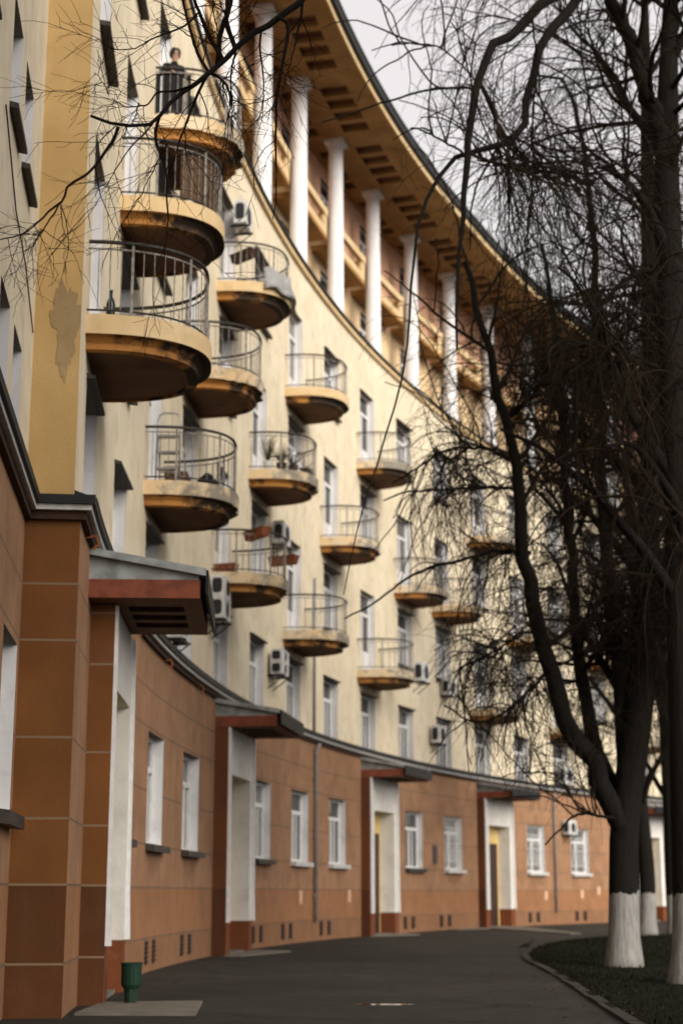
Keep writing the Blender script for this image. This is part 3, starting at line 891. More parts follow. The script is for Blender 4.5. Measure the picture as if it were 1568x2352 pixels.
def railing_mesh(slats=0, spacing=0.135, light=True):
    r = MB()
    o1 = outline(AH - 0.06, AP - 0.07, 44)
    H = 0.96
    r.tube([(*p, H) for p in o1], 0.026, 6, 0)
    r.tube([(*p, H - 0.09) for p in o1], 0.013, 5, 1)
    r.tube([(*p, 0.07) for p in o1], 0.014, 5, 0)
    # arc-length spacing
    ln = [0]
    for a, b2 in zip(o1[:-1], o1[1:]):
        ln.append(ln[-1] + math.dist(a, b2))
    tot = ln[-1]; nbal = int(tot / spacing)
    for k in range(nbal + 1):
        s = tot * k / nbal
        i = max(j for j in range(len(ln)) if ln[j] <= s + 1e-9); i = min(i, len(o1) - 2)
        f = (s - ln[i]) / (ln[i + 1] - ln[i])
        x = o1[i][0] + (o1[i + 1][0] - o1[i][0]) * f; y = o1[i][1] + (o1[i + 1][1] - o1[i][1]) * f
        if k % 6 == 4:
            r.box(x - 0.016, x + 0.016, y - 0.016, y + 0.016, 0, H - 0.02, 1)
        else:
            r.tube([(x, y, 0.07), (x, y, H - 0.09)], 0.0065, 4, 1 if light else 0)
    if slats:
        o2 = outline(AH - 0.10, AP - 0.11, 60)
        n0, n1 = {1: (12, 44), 2: (0, 8)}[slats]
        for i in range(n0, n1):
            (x, y), (x2, y2) = o2[i], o2[i + 1]
            xa, ya = x + (x2 - x) * 0.08, y + (y2 - y) * 0.08; xb, yb = x + (x2 - x) * 0.9, y + (y2 - y) * 0.9
            r.hexa([(xa, ya, 0.1), (xb, yb, 0.1), (xb * 0.985, yb * 0.985, 0.1), (xa * 0.985, ya * 0.985, 0.1),
                    (xa, ya, 0.86), (xb, yb, 0.86), (xb * 0.985, yb * 0.985, 0.86), (xa * 0.985, ya * 0.985, 0.86)], 2)
    return r.mesh('railing', [M['rail_dark'], M['rail_light'], M['slat'] if slats == 1 else M['black']])


RM = {0: railing_mesh(), 1: railing_mesh(1), 2: railing_mesh(2), 3: railing_mesh(0, 0.2)}
for (k, f) in sorted(balc):
    uc = B0 + k * BW
    kind = 0 if (k, f) in ((0, 1), (6, 3), (1, 2), (4, 3)) else (2 if (k, f) in ((3, 2), (4, 1), (2, 3)) else 1)
    bo = place(BM[kind], 'balcony', uc, DU, F1 + (f - 1) * FL)
    link('railing', RM[{(1, 2): 1, (2, 3): 2}.get((k, f), 0 if k < 5 else 3)], bo)
    if (k, f) == (1, 2):
        bo['label'] = 'balcony with a brown slatted screen inside its railing'
    if (k, f) == (2, 3):
        bo['label'] = 'crumbling balcony with a black screen along its railing'

# ---------------------------------------------------------------- portals and canopies
for (u, wd, kd) in portals:
    hw_ = wd / 2
    p = MB(); d1 = 0.32; zt = 4.80; DP = 0.17
    p.quad((0, -hw_, 0), (d1, -hw_, 0), (d1, -hw_, zt), (0, -hw_, zt), 1 if kd == 'first' else 5)       # near cheek
    p.quad((d1, hw_, 0), (0, hw_, 0), (0, hw_, zt), (d1, hw_, zt), 1)
    for s in (-1, 1):
        a, b2 = sorted((s * PO, s * hw_))
        p.quad((d1, a, 0.68), (d1, b2, 0.68), (d1, b2, 3.8), (d1, a, 3.8), 0)
        p.quad((d1, a, 0), (d1, b2, 0), (d1, b2, 0.68), (d1, a, 0.68), 2)
        p.quad((d1, s * PO, 0.68), (-DP, s * PO, 0.68), (-DP, s * PO, 3.8), (d1, s * PO, 3.8), 0)
        p.quad((d1, s * PO, 0), (-DP, s * PO, 0), (-DP, s * PO, 0.68), (d1, s * PO, 0.68), 2)
        # moulded white edge strip, slightly flared at the foot
        e0, e1 = (s * hw_, s * (hw_ - 0.13))
        a, b2 = sorted((e0, e1))
        p.hexa([(d1, a, 0.68), (d1 + 0.07, a, 0.68), (d1 + 0.07, b2, 0.68), (d1, b2, 0.68), (d1, a, 1.3), (d1 + 0.05, a, 1.3), (d1 + 0.05, b2, 1.3), (d1, b2, 1.3)], 3)
        p.hexa([(d1, a, 1.301), (d1 + 0.05, a, 1.301), (d1 + 0.05, b2, 1.301), (d1, b2, 1.301), (d1, a, zt - 0.01), (d1 + 0.04, a, zt - 0.01), (d1 + 0.04, b2, zt - 0.01), (d1, b2, zt - 0.01)], 3)
    p.quad((d1, -hw_, 3.8), (d1, hw_, 3.8), (d1, hw_, zt), (d1, -hw_, zt), 0)
    p.quad((d1, -PO, 3.8), (-DP, -PO, 3.8), (-DP, PO, 3.8), (d1, PO, 3.8), 0)
    p.quad((-DP, -PO, 0), (-DP, PO, 0), (-DP, PO, 3.8), (-DP, -PO, 3.8), 4)
    po = place(p.mesh('portal', [M['white'], M['brown'], M['brown_base'], M['frame'], M['yellowdoor'], M['cheek']]), 'portal', u, 0, 0)
    dr = MB()
    dr.box(-0.165, -0.10, -0.78, 0.78, 0.05, 3.15)
    dr.box(-0.099, -0.08, -0.7, -0.05, 1.5, 2.9); dr.box(-0.099, -0.08, 0.05, 0.7, 1.5, 2.9)
    dr.box(-0.099, -0.08, -0.7, -0.05, 0.3, 1.35); dr.box(-0.099, -0.08, 0.05, 0.7, 0.3, 1.35)
    dr.box(-0.165, 0.25, -0.95, 0.95, 0.0, 0.049, 1)
    dor = link('door', dr.mesh('door', [M['door'], M['concrete']]), po)
    # canopy
    ca, cb = (-hw_ - 0.45, hw_ - 0.5) if kd == 'first' else (-hw_, hw_)
    c = MB()
    cw0, cw1, cd = ca + 0.02, cb - 0.02, 1.38
    # slab: fascia ring and underside with three sunk slots
    z0, z1 = 4.81, 5.04
    slots = [(0.35 + i * 0.32, 0.35 + i * 0.32 + 0.2) for i in range(3)]
    c.quad((0, cw0, z0), (0, cw0, z1), (cd, cw0, z1), (cd, cw0, z0), 0)
    c.quad((0, cw1, z0), (cd, cw1, z0), (cd, cw1, z1), (0, cw1, z1), 0)
    c.quad((cd, cw0, z0), (cd, cw0, z1), (cd, cw1, z1), (cd, cw1, z0), 0)
    c.quad((0, cw0, z1), (0, cw1, z1), (cd, cw1, z1), (cd, cw0, z1), 0)
    q = MB()
    un = [(cw0 + 0.5 + (cw1 - cw0 - 1.0) * i / 3 + 0.12, cw0 + 0.5 + (cw1 - cw0 - 1.0) * (i + 1) / 3 - 0.12, 0.45, 1.15) for i in range(3)]
    c.arc_grid([cw0, cw1], [0.0, cd], 0, un, 1, fn=lambda uu, dd: (dd, uu, z0))
    for (a0, a1, e0, e1) in un:
        cs = [(e0, a0), (e0, a1), (e1, a1), (e1, a0)]
        c.quad(*[(x, y, z0 + 0.15) for x, y in cs], 2)
        for i in range(4):
            j = (i + 1) % 4
            c.quad((*cs[i], z0), (*cs[j], z0), (*cs[j], z0 + 0.15), (*cs[i], z0 + 0.15), 2)
    co = place(c.mesh('canopy', [M['redboard'], M['canopy_under'], M['darkboard']]), 'canopy', u, 0.002 if kd != 'first' else 0.002, 0)
    mr = MB()
    a, b2 = cw0 + 0.02, cw1 - 0.02
    zb, zf = 5.40, 5.15
    mr.hexa([(0, a, z1 + 0.002), (cd - 0.02, a, z1 + 0.002), (cd - 0.02, b2, z1 + 0.002), (0, b2, z1 + 0.002), (0, a, zb - 0.03), (cd - 0.02, a, zf - 0.03), (cd - 0.02, b2, zf - 0.03), (0, b2, zb - 0.03)], 0)
    mr.hexa([(0, a - 0.09, zb - 0.06), (cd + 0.07, a - 0.09, zf - 0.07), (cd + 0.07, b2 + 0.09, zf - 0.07), (0, b2 + 0.09, zb - 0.06),
             (0, a - 0.09, zb + 0.03), (cd + 0.07, a - 0.09, zf + 0.02), (cd + 0.07, b2 + 0.09, zf + 0.02), (0, b2 + 0.09, zb + 0.03)], 0)
    mr.box(cd + 0.071, cd + 0.10, a - 0.09, b2 + 0.09, zf - 0.30, zf + 0.0, 1)
    link('metal_roof', mr.mesh('metal_roof', [M['zinc'], M['darkmetal']]), co)

# ---------------------------------------------------------------- small fixed things on the walls
vm = MB()
vm.quad((0.004, -0.17, 0.0), (0.004, 0.17, 0.0), (0.004, 0.17, 0.40), (0.004, -0.17, 0.40))
for i in range(5):
    vm.box(0.005, 0.03, -0.17, 0.17, 0.04 + i * 0.075, 0.065 + i * 0.075)
v_me = vm.mesh('basement_vent', M['vent'])
for c in [4.6, 8.6, 12.6, 20.4, 23.6, 27.7, 36.6, 40.4, 49.6, 54.4, 66, 70]:
    for s in (-0.42, 0.42):
        place(v_me, 'basement_vent', c + s, 0, 0.12)
pm = MB()
pm.box(0.003, 0.006, -0.16, 0.16, 0, 0.36)
p_me = pm.mesh('paint_patch', M['patch'])
for u, z in ((4.2, 0.95), (5.6, 1.0), (25.1, 1.0), (30.3, 1.02), (50.9, 1.0), (54.6, 1.05), (56.3, 1.2)):
    place(p_me, 'paint_patch', u, 0, z)
# wash marks under the sills: darker repainted tongues with ragged lower edges
M['wash'] = plaster('wash_mark_plaster', (0.26, 0.138, 0.074), (0.21, 0.108, 0.056), streak=0.5, dirt=(0.12, 0.08, 0.05), dirt_amt=0.5)
for i, u in enumerate((8.75, 12.85, 20.85, 41.35, 49.97)):
    r_ = random.Random(i); q = MB(); n = 14
    top = [(-0.75 + 1.5 * k / n, 1.98) for k in range(n + 1)]
    bot = [(y, 1.40 + 0.28 * r_.random() + 0.25 * abs(y)) for y, _ in top]
    for k in range(n):
        q.quad((0.003, bot[k][0], bot[k][1]), (0.003, bot[k + 1][0], bot[k + 1][1]), (0.003, top[k + 1][0], 1.98), (0.003, top[k][0], 1.98))
    place(q.mesh('wash_mark', M['wash']), 'wash_mark', u, 0, 0)
q = MB(); q.box(0.003, 0.05, -0.2, 0.2, 0, 0.62)
place(q.mesh('notice_plaque', M['plaque']), 'notice_plaque', 39.35, 0, 2.3)
for u in (26.4, 51.76, 75.0):
    q = MB()
    q.tube([(0.09, 0, 0.5), (0.09, 0, 5.2), (0.2, 0, 5.4)], 0.05, 8)
    for z in (1.2, 2.8, 4.4):
        q.box(0.001, 0.1, -0.07, 0.07, z, z + 0.04)
    place(q.mesh('drain_pipe', M['pipe'], True), 'drain_pipe', u, 0, 0)
q = MB(); q.tube([(0.05, 0, 5.75), (0.05, 0, 10.2)], 0.04, 8)
place(q.mesh('drain_pipe', M['pipe'], True), 'drain_pipe', 26.6, DU, 0)
q = MB()
q.tube([F(-5.9, DN + 0.02, 8.5), F(-4.6, DN + 0.02, 8.0), F(-3.4, DN + 0.02, 7.9), F(-2.2, DN + 0.02, 7.55)], 0.008, 4)
part(q, 'cable', M['iron'])
# bent iron brackets under the eave
bk = MB(); bk.tube([(0.0, 0, 0.0), (0.13, 0, 0.02), (0.16, 0, -0.08), (0.1, 0, -0.14)], 0.02, 5)
b_me = bk.mesh('gutter_bracket', M['rust'])
for u in (-1.1, 5.6, 9.4, 13.2, 19.3, 23):
    place(b_me, 'gutter_bracket', u, 0, ZE - 0.02)


# ------------------------------------------------------------------ air conditioners (hung on the walls, each a thing)
def ac(u, z, d, wd, hg, fans, label, across=False, depth=0.30):
    x, y = P(u, d)
    o = thing('air_conditioner', label, 'air conditioner', (x, y, z), -head(u), 'air conditioners on the facade')
    c = MB(); e = 0.02
    # body stands off the wall; chamfered box
    d0, d1 = 0.10, 0.10 + depth; a = wd / 2
    for (i0, i1, j0, j1, z0, z1) in ((d0, d1, -a, a, e, hg - e), (d0 + e, d1 - e, -a + e, a - e, 0, e - 0.001), (d0 + e, d1 - e, -a + e, a - e, hg - e + 0.001, hg)):
        c.box(i0, i1, j0, j1, z0, z1)
    c.box(d0 - 0.001, d1 + 0.012, -a - 0.012, a + 0.012, hg * 0.47, hg * 0.50)
    c.obj('casing', M['acwhite'], o)
    for k in range(fans):
        g2 = MB()
        hz = hg / fans; zc = hz * (k + 0.5); r_ = min(hz, wd) * 0.36
        for side in ((1, 0), (0, -1)):
            pts = []
            for q2 in range(20):
                an = q2 * math.pi / 10
                if side == (1, 0):
                    pts.append((d1 + 0.014, r_ * math.cos(an), zc + r_ * math.sin(an)))
                else:
                    if depth < 0.28:
                        break
                    pts.append((0.10 + depth / 2 + depth * 0.36 * math.copysign(abs(math.cos(an)) ** 0.5, math.cos(an)), -a - 0.014, zc + hz * 0.34 * math.copysign(abs(math.sin(an)) ** 0.5, math.sin(an))))
            if pts:
                g2.poly(pts)
                g2.obj('fan_grille', M['acdark'], o)
                g2 = MB()
    for s in (-a * 0.7, a * 0.7):
        b2 = MB()
        b2.box(0.0, d1 + 0.05, s - 0.02, s + 0.02, -0.05, -0.005)
        b2.tube([(0.01, s, -0.35), (d1, s, -0.055)], 0.015, 4)
        b2.obj('bracket', M['iron'], o)
    return o


ac(14.95, 7.05, DU, 0.85, 0.95, 2, 'tall white air conditioner with two dark fans beside the tip of the nearest grey canopy')
ac(9.9, 5.85, DU, 0.8, 0.55, 1, 'small white air conditioner just above the eave behind the nearest canopy')
ac(21.9, 6.75, DU, 0.8, 0.65, 2, 'white air conditioner on the cream wall just above the second canopy', )
ac(16.9, 17.0, DU, 0.75, 0.62, 1, 'white louvred air conditioner high on the wall under the colonnade cornice')
ac(40.7, 8.35, DU, 0.8, 0.62, 1, 'weathered air conditioner beside a far balcony behind hanging twigs')
ac(39.5, 6.5, DU, 0.8, 0.65, 1, 'air conditioner over the eave between the third and fourth canopies')
ac(53.0, 5.8, DU, 0.9, 0.75, 1, 'air conditioner above the eave beside the big tree fork')
ac(53.0, 3.7, 0.0, 0.8, 0.6, 1, 'grey air conditioner on the orange ground floor beside a barred window')
ac(22.0, 10.2, DU, 0.8, 0.6, 1, 'grey air conditioner at the far side of the balcony with the flower boxes')
ac(34.3, 8.05, 1.0, 0.8, 0.65, 1, 'dark caged air conditioner at the end of the white-edged balcony')


# ------------------------------------------------------------------ things on the balconies
def bal(k, f, du=0.0, d=0.0, z=0.0):
    """world point on a balcony floor: du along the wall, d out from it"""
    u = B0 + k * BW + du
    x, y = P(u, DU + d)
    return (x, y, F1 + (f - 1) * FL + z), -head(u)


def rounded_box(m_, x0, x1, y0, y1, z0, z1, mi=0, e=0.012):
    m_.box(x0, x1, y0, y1, z0 + e, z1 - e, mi)
    m_.box(x0 + e, x1 - e, y0 + e, y1 - e, z0, z0 + e - 0.0005, mi)
    m_.box(x0 + e, x1 - e, y0 + e, y1 - e, z1 - e + 0.0005, z1, mi)


# step ladder
loc, rz = bal(2, 1, -0.80, 0.36, 0.003)
o = thing('stepladder', 'pale metal folding stepladder with a rounded top on the balcony above the nearest canopy', 'ladder', loc, rz)
q = MB()
q.tube([(-0.20, -0.1, 0), (-0.20, 0.0, 1.15), (-0.17, 0.0, 1.27), (-0.10, 0.0, 1.31), (0.10, 0.0, 1.31), (0.17, 0.0, 1.27), (0.20, 0.0, 1.15), (0.20, -0.1, 0)], 0.016, 8)
q.obj('front_frame', M['alu'], o, True)
q = MB()
q.tube([(-0.18, 0.32, 0), (-0.18, 0.02, 0.92), (0.18, 0.02, 0.92), (0.18, 0.32, 0)], 0.013, 8)
q.tube([(-0.18, 0.22, 0.3), (0.18, 0.22, 0.3)], 0.01, 6)
q.obj('rear_frame', M['alu'], o, True)
for z in (0.3, 0.6, 0.9):
    q = MB(); q.box(-0.19, 0.19, -0.1 + z * 0.085, 0.06 + z * 0.085, z - 0.015, z + 0.015)
    q.obj('step', M['alu'], o)


def planter(loc, rz, L_, mat, label, plants=True, group='flower boxes on balconies', dz=0.0):
    o = thing('flower_box', label, 'flower box', loc, rz, group)
    q = MB()
    a = L_ / 2
    q.hexa([(-0.08, -a + 0.03, 0), (0.08, -a + 0.03, 0), (0.08, a - 0.03, 0), (-0.08, a - 0.03, 0), (-0.11, -a, 0.18), (0.11, -a, 0.18), (0.11, a, 0.18), (-0.11, a, 0.18)])
    for k in range(int(L_ / 0.12)):
        y = -a + 0.08 + k * 0.12
        q.box(0.085, 0.118, y - 0.02, y + 0.02, 0.02, 0.16)
    q.box(-0.125, 0.125, -a - 0.012, a + 0.012, 0.181, 0.205)
    q.obj('trough', M[mat], o)
    q = MB(); q.box(-0.10, 0.10, -a + 0.02, a - 0.02, 0.2055, 0.215)
    q.obj('soil', M['soil'], o)
    if plants:
        q = MB(); r_ = random.Random(int(L_ * 100))
        for k in range(16):
            y = r_.uniform(-a + 0.05, a - 0.05); x = r_.uniform(-0.06, 0.06)
            q.tube([(x, y, 0.21), (x + r_.gauss(0, .03), y + r_.gauss(0, .03), 0.30), (x + r_.gauss(0, .08), y + r_.gauss(0, .08), 0.36 + r_.random() * .1)], 0.006, 4)
        q.obj('dry_plants', M['leaf'], o)
    return o


loc, rz = bal(4, 1, -0.88, 0.95, 0.80); planter(loc, rz + 0.7, 0.8, 'terra', 'terracotta flower box hung high on the rail of the crumbling balcony over the eave', False)
loc, rz = bal(4, 1, 0.30, 1.37, 0.42); planter(loc, rz + 1.2, 0.7, 'terra', 'terracotta flower box hung low on the tip of the crumbling balcony railing', True)
loc, rz = bal(4, 1, -1.0, 0.30, 0.003); planter(loc, rz + 1.4, 0.5, 'terra', 'short brown flower box standing on the crumbling balcony beside its door', False)
loc, rz = bal(4, 3, -0.85, 0.55, 0.62); planter(loc, rz + 0.9, 0.7, 'darkboard', 'dark wooden flower box on the rail beside the grey tarpaulin', False)
loc, rz = bal(5, 2, 0.1, 1.25, 0.003); planter(loc, rz, 0.9, 'darkboard', 'dark flower box behind the rail next to the potted plants', True)
for i, (du, d, h_, lb) in enumerate(((-0.95, 0.45, 0.75, 'tall dark bushy plant in a pot at the wall end of a balcony'), (-0.75, 0.75, 0.5, 'middle potted plant on the balcony with the white sack'),
                                      (-0.50, 1.0, 0.38, 'low potted plant next to the dark flower box'))):
    loc, rz = bal(5, 2, du, d, 0.003)
    o = thing('potted_plant', lb, 'plant', loc, rz, 'potted plants on a balcony')
    q = MB(); q.lathe([(0.09, 0), (0.13, 0.2), (0.14, 0.2), (0.14, 0.24), (0.12, 0.24), (0.11, 0.21)], 14); q.obj('pot', M['acwhite'] if i == 0 else M['darkboard'], o)
    q = MB(); r_ = random.Random(i)
    for k in range(50):
        an, el = r_.random() * 6.28, r_.random()
        tip = (0.2 * math.cos(an) * (0.3 + el), 0.2 * math.sin(an) * (0.3 + el), 0.22 + h_ * r_.uniform(0.4, 1.0))
        q.tube([(0, 0, 0.21), tuple(t_ * 0.5 + (0.11 if j == 2 else 0) for j, t_ in enumerate(tip)), tip], [0.006, 0.006, 0.003], 4)
        q.quad(tip, (tip[0] + 0.05, tip[1], tip[2] + 0.02), (tip[0] + 0.06, tip[1] + 0.05, tip[2] + 0.05), (tip[0], tip[1] + 0.05, tip[2] + 0.03))
    q.obj('leaves', M['leaf'], o)


def sack(name, loc, rz, sx, sy, sz, mat, label, cat, seed):
    r_ = random.Random(seed); q = MB(); prof = []
    n, rings = 16, 8
    i0 = 0
    for j in range(rings + 1):
        t_ = j / rings
        rr = (math.sin(math.pi * min(1, t_ * 0.92 + 0.08)) ** 0.6) * (1 - 0.35 * t_)
        for k in range(n):
            an = 2 * math.pi * k / n
            bu = 1 + 0.12 * math.sin(3 * an + seed + j) + 0.08 * r_.gauss(0, 1)
            q.v.append((sx * rr * bu * math.cos(an), sy * rr * bu * math.sin(an), sz * t_))
    for j in range(rings):
        for k in range(n):
            a = j * n + k; b2 = j * n + (k + 1) % n
            q.f.append((a, b2, b2 + n, a + n)); q.m.append(0)
    q.f.append(tuple(range(n))[::-1]); q.m.append(0)
    q.f.append(tuple(rings * n + k for k in range(n))); q.m.append(0)
    o = q.obj(name, M[mat], None, True, loc, rz)
    return tag(o, label, cat)


loc, rz = bal(5, 2, 0.75, 0.75, 0.003); sack('sack', loc, rz, 0.2, 0.24, 1.0, 'whitecloth', 'tall white sack at the far end of the balcony with potted plants', 'sack', 3)
loc, rz = bal(4, 3, 0.15, 1.15, 0.003); sack('bag', loc, rz, 0.25, 0.3, 0.62, 'black', 'dark bulging bag at the tip of a high balcony next to grey tarpaulin', 'bag', 5)
loc, rz = bal(3, 2, 0.0, 0.75, 0.003); sack('bag', loc, rz, 0.2, 0.25, 0.45, 'whitecloth', 'white bag behind the railing of the balcony with a broken dark edge', 'bag', 8)
loc, rz = bal(2, 1, -0.35, 1.0, 0.003); sack('bag', loc, rz, 0.2, 0.3, 0.35, 'black', 'dark low bag beside the metal stepladder on the balcony floor', 'bag', 12)
# tarpaulin hung over the rail
q = MB()
ol = outline(AH + 0.0, AP + 0.0, 44)[10:30]
nz = 6
for i, (x, y) in enumerate(ol):
    for j in range(nz):
        k_ = 1 + 0.02 * math.sin(i * 1.3 + j) + 0.015 * j
        q.v.append((x * k_, y * k_, 0.36 + 0.06 * math.sin(i * 0.7) - j * 0.105))
for i in range(len(ol) - 1):
    for j in range(nz - 1):
        a = i * nz + j
        q.f.append((a, a + nz, a + nz + 1, a + 1)); q.m.append(0)
loc, rz = bal(4, 3, 0, 0, 0)
o = q.obj('tarpaulin', M['tarp'], None, True, loc, rz)
md = o.modifiers.new('thick', 'SOLIDIFY'); md.thickness = 0.012
tag(o, 'grey crumpled tarpaulin draped over the edge of a high balcony', 'tarpaulin')
# bottle on the nearest balcony
loc, rz = bal(0, 1, -1.02, 0.28, 0.003)
q = MB(); q.lathe([(0.05, 0), (0.055, 0.02), (0.055, 0.2), (0.045, 0.25), (0.02, 0.3), (0.018, 0.36), (0.022, 0.365), (0.022, 0.385)], 14)
tag(q.obj('bottle', M['bottle'], None, True, loc, rz), 'dark bottle standing behind the railing of the nearest large balcony', 'bottle')
# crates
for du, d, lb, mt in ((-0.15, 0.45, 'wooden crate on the balcony behind the stepladder', 'slat'),):
    loc, rz = bal(2, 1, du, d, 0.003)
    o = thing('crate', lb, 'crate', loc, rz)
    for k in range(3):
        q = MB(); z = 0.02 + k * 0.12
        q.box(-0.2, 0.2, -0.3, -0.285, z, z + 0.09); q.box(-0.2, 0.2, 0.285, 0.3, z, z + 0.09); q.box(0.185, 0.2, -0.284, 0.284, z, z + 0.09); q.box(-0.2, -0.185, -0.284, 0.284, z, z + 0.09)
        q.obj('slat', M[mt], o)
    q = MB(); q.box(-0.184, 0.184, -0.284, 0.284, 0.0, 0.018); q.obj('bottom', M[mt], o)

# ------------------------------------------------------------------ green litter bin
x, y = -2.50, 20.02
o = thing('litter_bin', 'small green litter bin on a dark stand beside the nearest doorway', 'litter bin', (x, y, 0.0), -0.1)
o.scale = (0.8, 0.8, 0.8)
q = MB()
q.lathe([(0.12, 0.24), (0.15, 0.30), (0.155, 0.58), (0.165, 0.585), (0.165, 0.61), (0.145, 0.61), (0.14, 0.57), (0.11, 0.26)], 18)
q.obj('bucket', M['green'], o)
q = MB()
q.box(-0.14, 0.14, -0.09, 0.09, 0.0, 0.02)
q.tube([(0, 0, 0.02), (0, 0, 0.238)], [0.09, 0.10], 10)
q.obj('stand', M['greendark'], o)


# ------------------------------------------------------------------ bodies grown from skeletons
def skin_body(name, nodes, edges, levels=2):
    me = bpy.data.meshes.new(name)
    me.from_pydata([n_[0] for n_ in nodes], edges, [])
    ob = bpy.data.objects.new(name, me); C.objects.link(ob)
    md = ob.modifiers.new('skin', 'SKIN'); md.use_smooth_shade = True
    for i, n_ in enumerate(nodes):
        r = n_[1]
        me.skin_vertices[0].data[i].radius = r if isinstance(r, tuple) else (r, r)
    me.skin_vertices[0].data[0].use_root = True
    ob.modifiers.new('sub', 'SUBSURF').levels = levels
    ob.modifiers['sub'].render_levels = levels
    dg = bpy.context.evaluated_depsgraph_get(); dg.update()
    out = bpy.data.meshes.new_from_object(ob.evaluated_get(dg))
    bpy.data.objects.remove(ob)
    return out


# person leaning at the rail of the high balcony; local: x out from wall, y along the wall (away), z up
loc, rz = bal(2, 3, -0.68, 0.24, 0.003)
person = thing('person', 'dark-haired person in a black coat leaning at the rail of a high crumbling balcony', 'person', loc, rz - 1.15)
person.scale = (0.86, 0.86, 0.86)
nd = [((0, 0, 0.92), (0.15, 0.12)), ((0.02, 0, 1.10), (0.14, 0.11)), ((0.08, 0, 1.32), (0.17, 0.12)), ((0.12, 0, 1.43), (0.10, 0.09)), ((0.15, 0, 1.50), 0.055), ((0.18, 0, 1.57), 0.075), ((0.20, 0, 1.66), 0.095), ((0.195, 0, 1.73), 0.07),
      ((0.02, 0.10, 0.86), 0.10), ((0.05, 0.11, 0.48), 0.065), ((0.0, 0.12, 0.09), 0.045), ((0.14, 0.13, 0.04), 0.035),
      ((-0.02, -0.10, 0.86), 0.10), ((0.03, -0.11, 0.48), 0.065), ((-0.04, -0.12, 0.09), 0.045), ((0.10, -0.13, 0.04), 0.035),
      ((0.09, 0.20, 1.38), 0.07), ((0.16, 0.29, 1.13), 0.048), ((0.42, 0.26, 1.04), 0.038), ((0.50, 0.24, 1.035), (0.042, 0.022)),
      ((0.09, -0.20, 1.38), 0.07), ((0.16, -0.29, 1.13), 0.048), ((0.42, -0.20, 1.04), 0.038), ((0.50, -0.16, 1.035), (0.042, 0.022))]
ed = [(0, 1), (1, 2), (2, 3), (3, 4), (4, 5), (5, 6), (6, 7), (0, 8), (8, 9), (9, 10), (10, 11), (0, 12), (12, 13), (13, 14), (14, 15), (2, 16), (16, 17), (17, 18), (18, 19), (2, 20), (20, 21), (21, 22), (22, 23)]
pme = skin_body('body', nd, ed)
pme.materials.clear()
for mm in ('black', 'skin'):
    pme.materials.append(M[mm])
for p in pme.polygons:
    c = p.center
    p.material_index = 1 if (c.z > 1.475 or (c.x > 0.40 and c.z > 0.95)) else 0
body = link('body', pme, person)
q = MB()                                    # fingers closed over the rail, nose, ears
for hx, hy in ((0.52, 0.24), (0.52, -0.16)):
    for k, ln in enumerate((0.062, 0.072, 0.068, 0.054)):
        yy = hy + (k - 1.5) * 0.019
        q.tube([(hx - 0.01, yy, 1.04), (hx + ln * 0.5, yy, 1.045), (hx + ln * 0.75, yy, 1.025), (hx + ln * 0.7, yy, 1.0)], [0.009, 0.009, 0.008, 0.007], 6)
    q.tube([(hx - 0.03, hy - 0.03, 1.03), (hx, hy - 0.055, 1.02), (hx + 0.03, hy - 0.06, 1.005)], [0.011, 0.010, 0.008], 6)
q.tube([(0.285, 0, 1.66), (0.31, 0, 1.635), (0.295, 0, 1.625)], [0.008, 0.014, 0.010], 6)
for s in (-1, 1):
    q.tube([(0.19, s * 0.088, 1.675), (0.185, s * 0.10, 1.66), (0.19, s * 0.09, 1.63)], [0.012, 0.014, 0.010], 6)
q.obj('hands_and_features', M['skin'], body, True)
q = MB()
for s in (-1, 1):
    q.tube([(0.283, s * 0.026, 1.673), (0.289, s * 0.034, 1.673), (0.283, s * 0.044, 1.672)], 0.008, 6)
q.tube([(0.276, -0.022, 1.603), (0.284, 0, 1.602), (0.276, 0.022, 1.603)], 0.005, 6)
q.obj('eyes_and_mouth', M['hair'], body, True)
q = MB()
for k in range(13):
    an = math.pi * (0.18 + 1.64 * k / 12)
    x_, y_ = 0.165 + 0.098 * math.cos(an), 0.096 * math.sin(an)
    q.tube([(0.18, 0, 1.765), (0.17 + 0.07 * math.cos(an), 0.07 * math.sin(an), 1.755), (x_, y_, 1.70), (x_ - 0.012, y_ * 0.96, 1.60)], [0.03, 0.034, 0.03, 0.018], 6)
q.obj('hair', M['hair'], person, True)

# pigeon on the asphalt
x, y = 4.24, 38.3
bird = thing('pigeon', 'dark pigeon standing on the asphalt at the tip of the lawn', 'pigeon', (x, y, 0.0), -0.35)
nd = [((0, 0, 0.14), (0.062, 0.055)), ((0.07, 0, 0.165), (0.058, 0.055)), ((0.115, 0, 0.205), 0.032), ((0.135, 0, 0.25), 0.030), ((0.165, 0, 0.252), 0.012), ((0.188, 0, 0.245), 0.005),
      ((-0.08, 0, 0.115), (0.04, 0.035)), ((-0.17, 0, 0.085), (0.028, 0.010)), ((-0.24, 0, 0.065), (0.026, 0.006)),
      ((0.02, 0.03, 0.08), 0.018), ((0.025, 0.032, 0.012), 0.008), ((0.02, -0.03, 0.08), 0.018), ((0.025, -0.032, 0.012), 0.008)]
ed = [(0, 1), (1, 2), (2, 3), (3, 4), (4, 5), (0, 6), (6, 7), (7, 8), (0, 9), (9, 10), (0, 11), (11, 12)]
bme = skin_body('body', nd, ed); bme.materials.clear(); bme.materials.append(M['bird'])
bo = link('body', bme, bird)
q = MB()
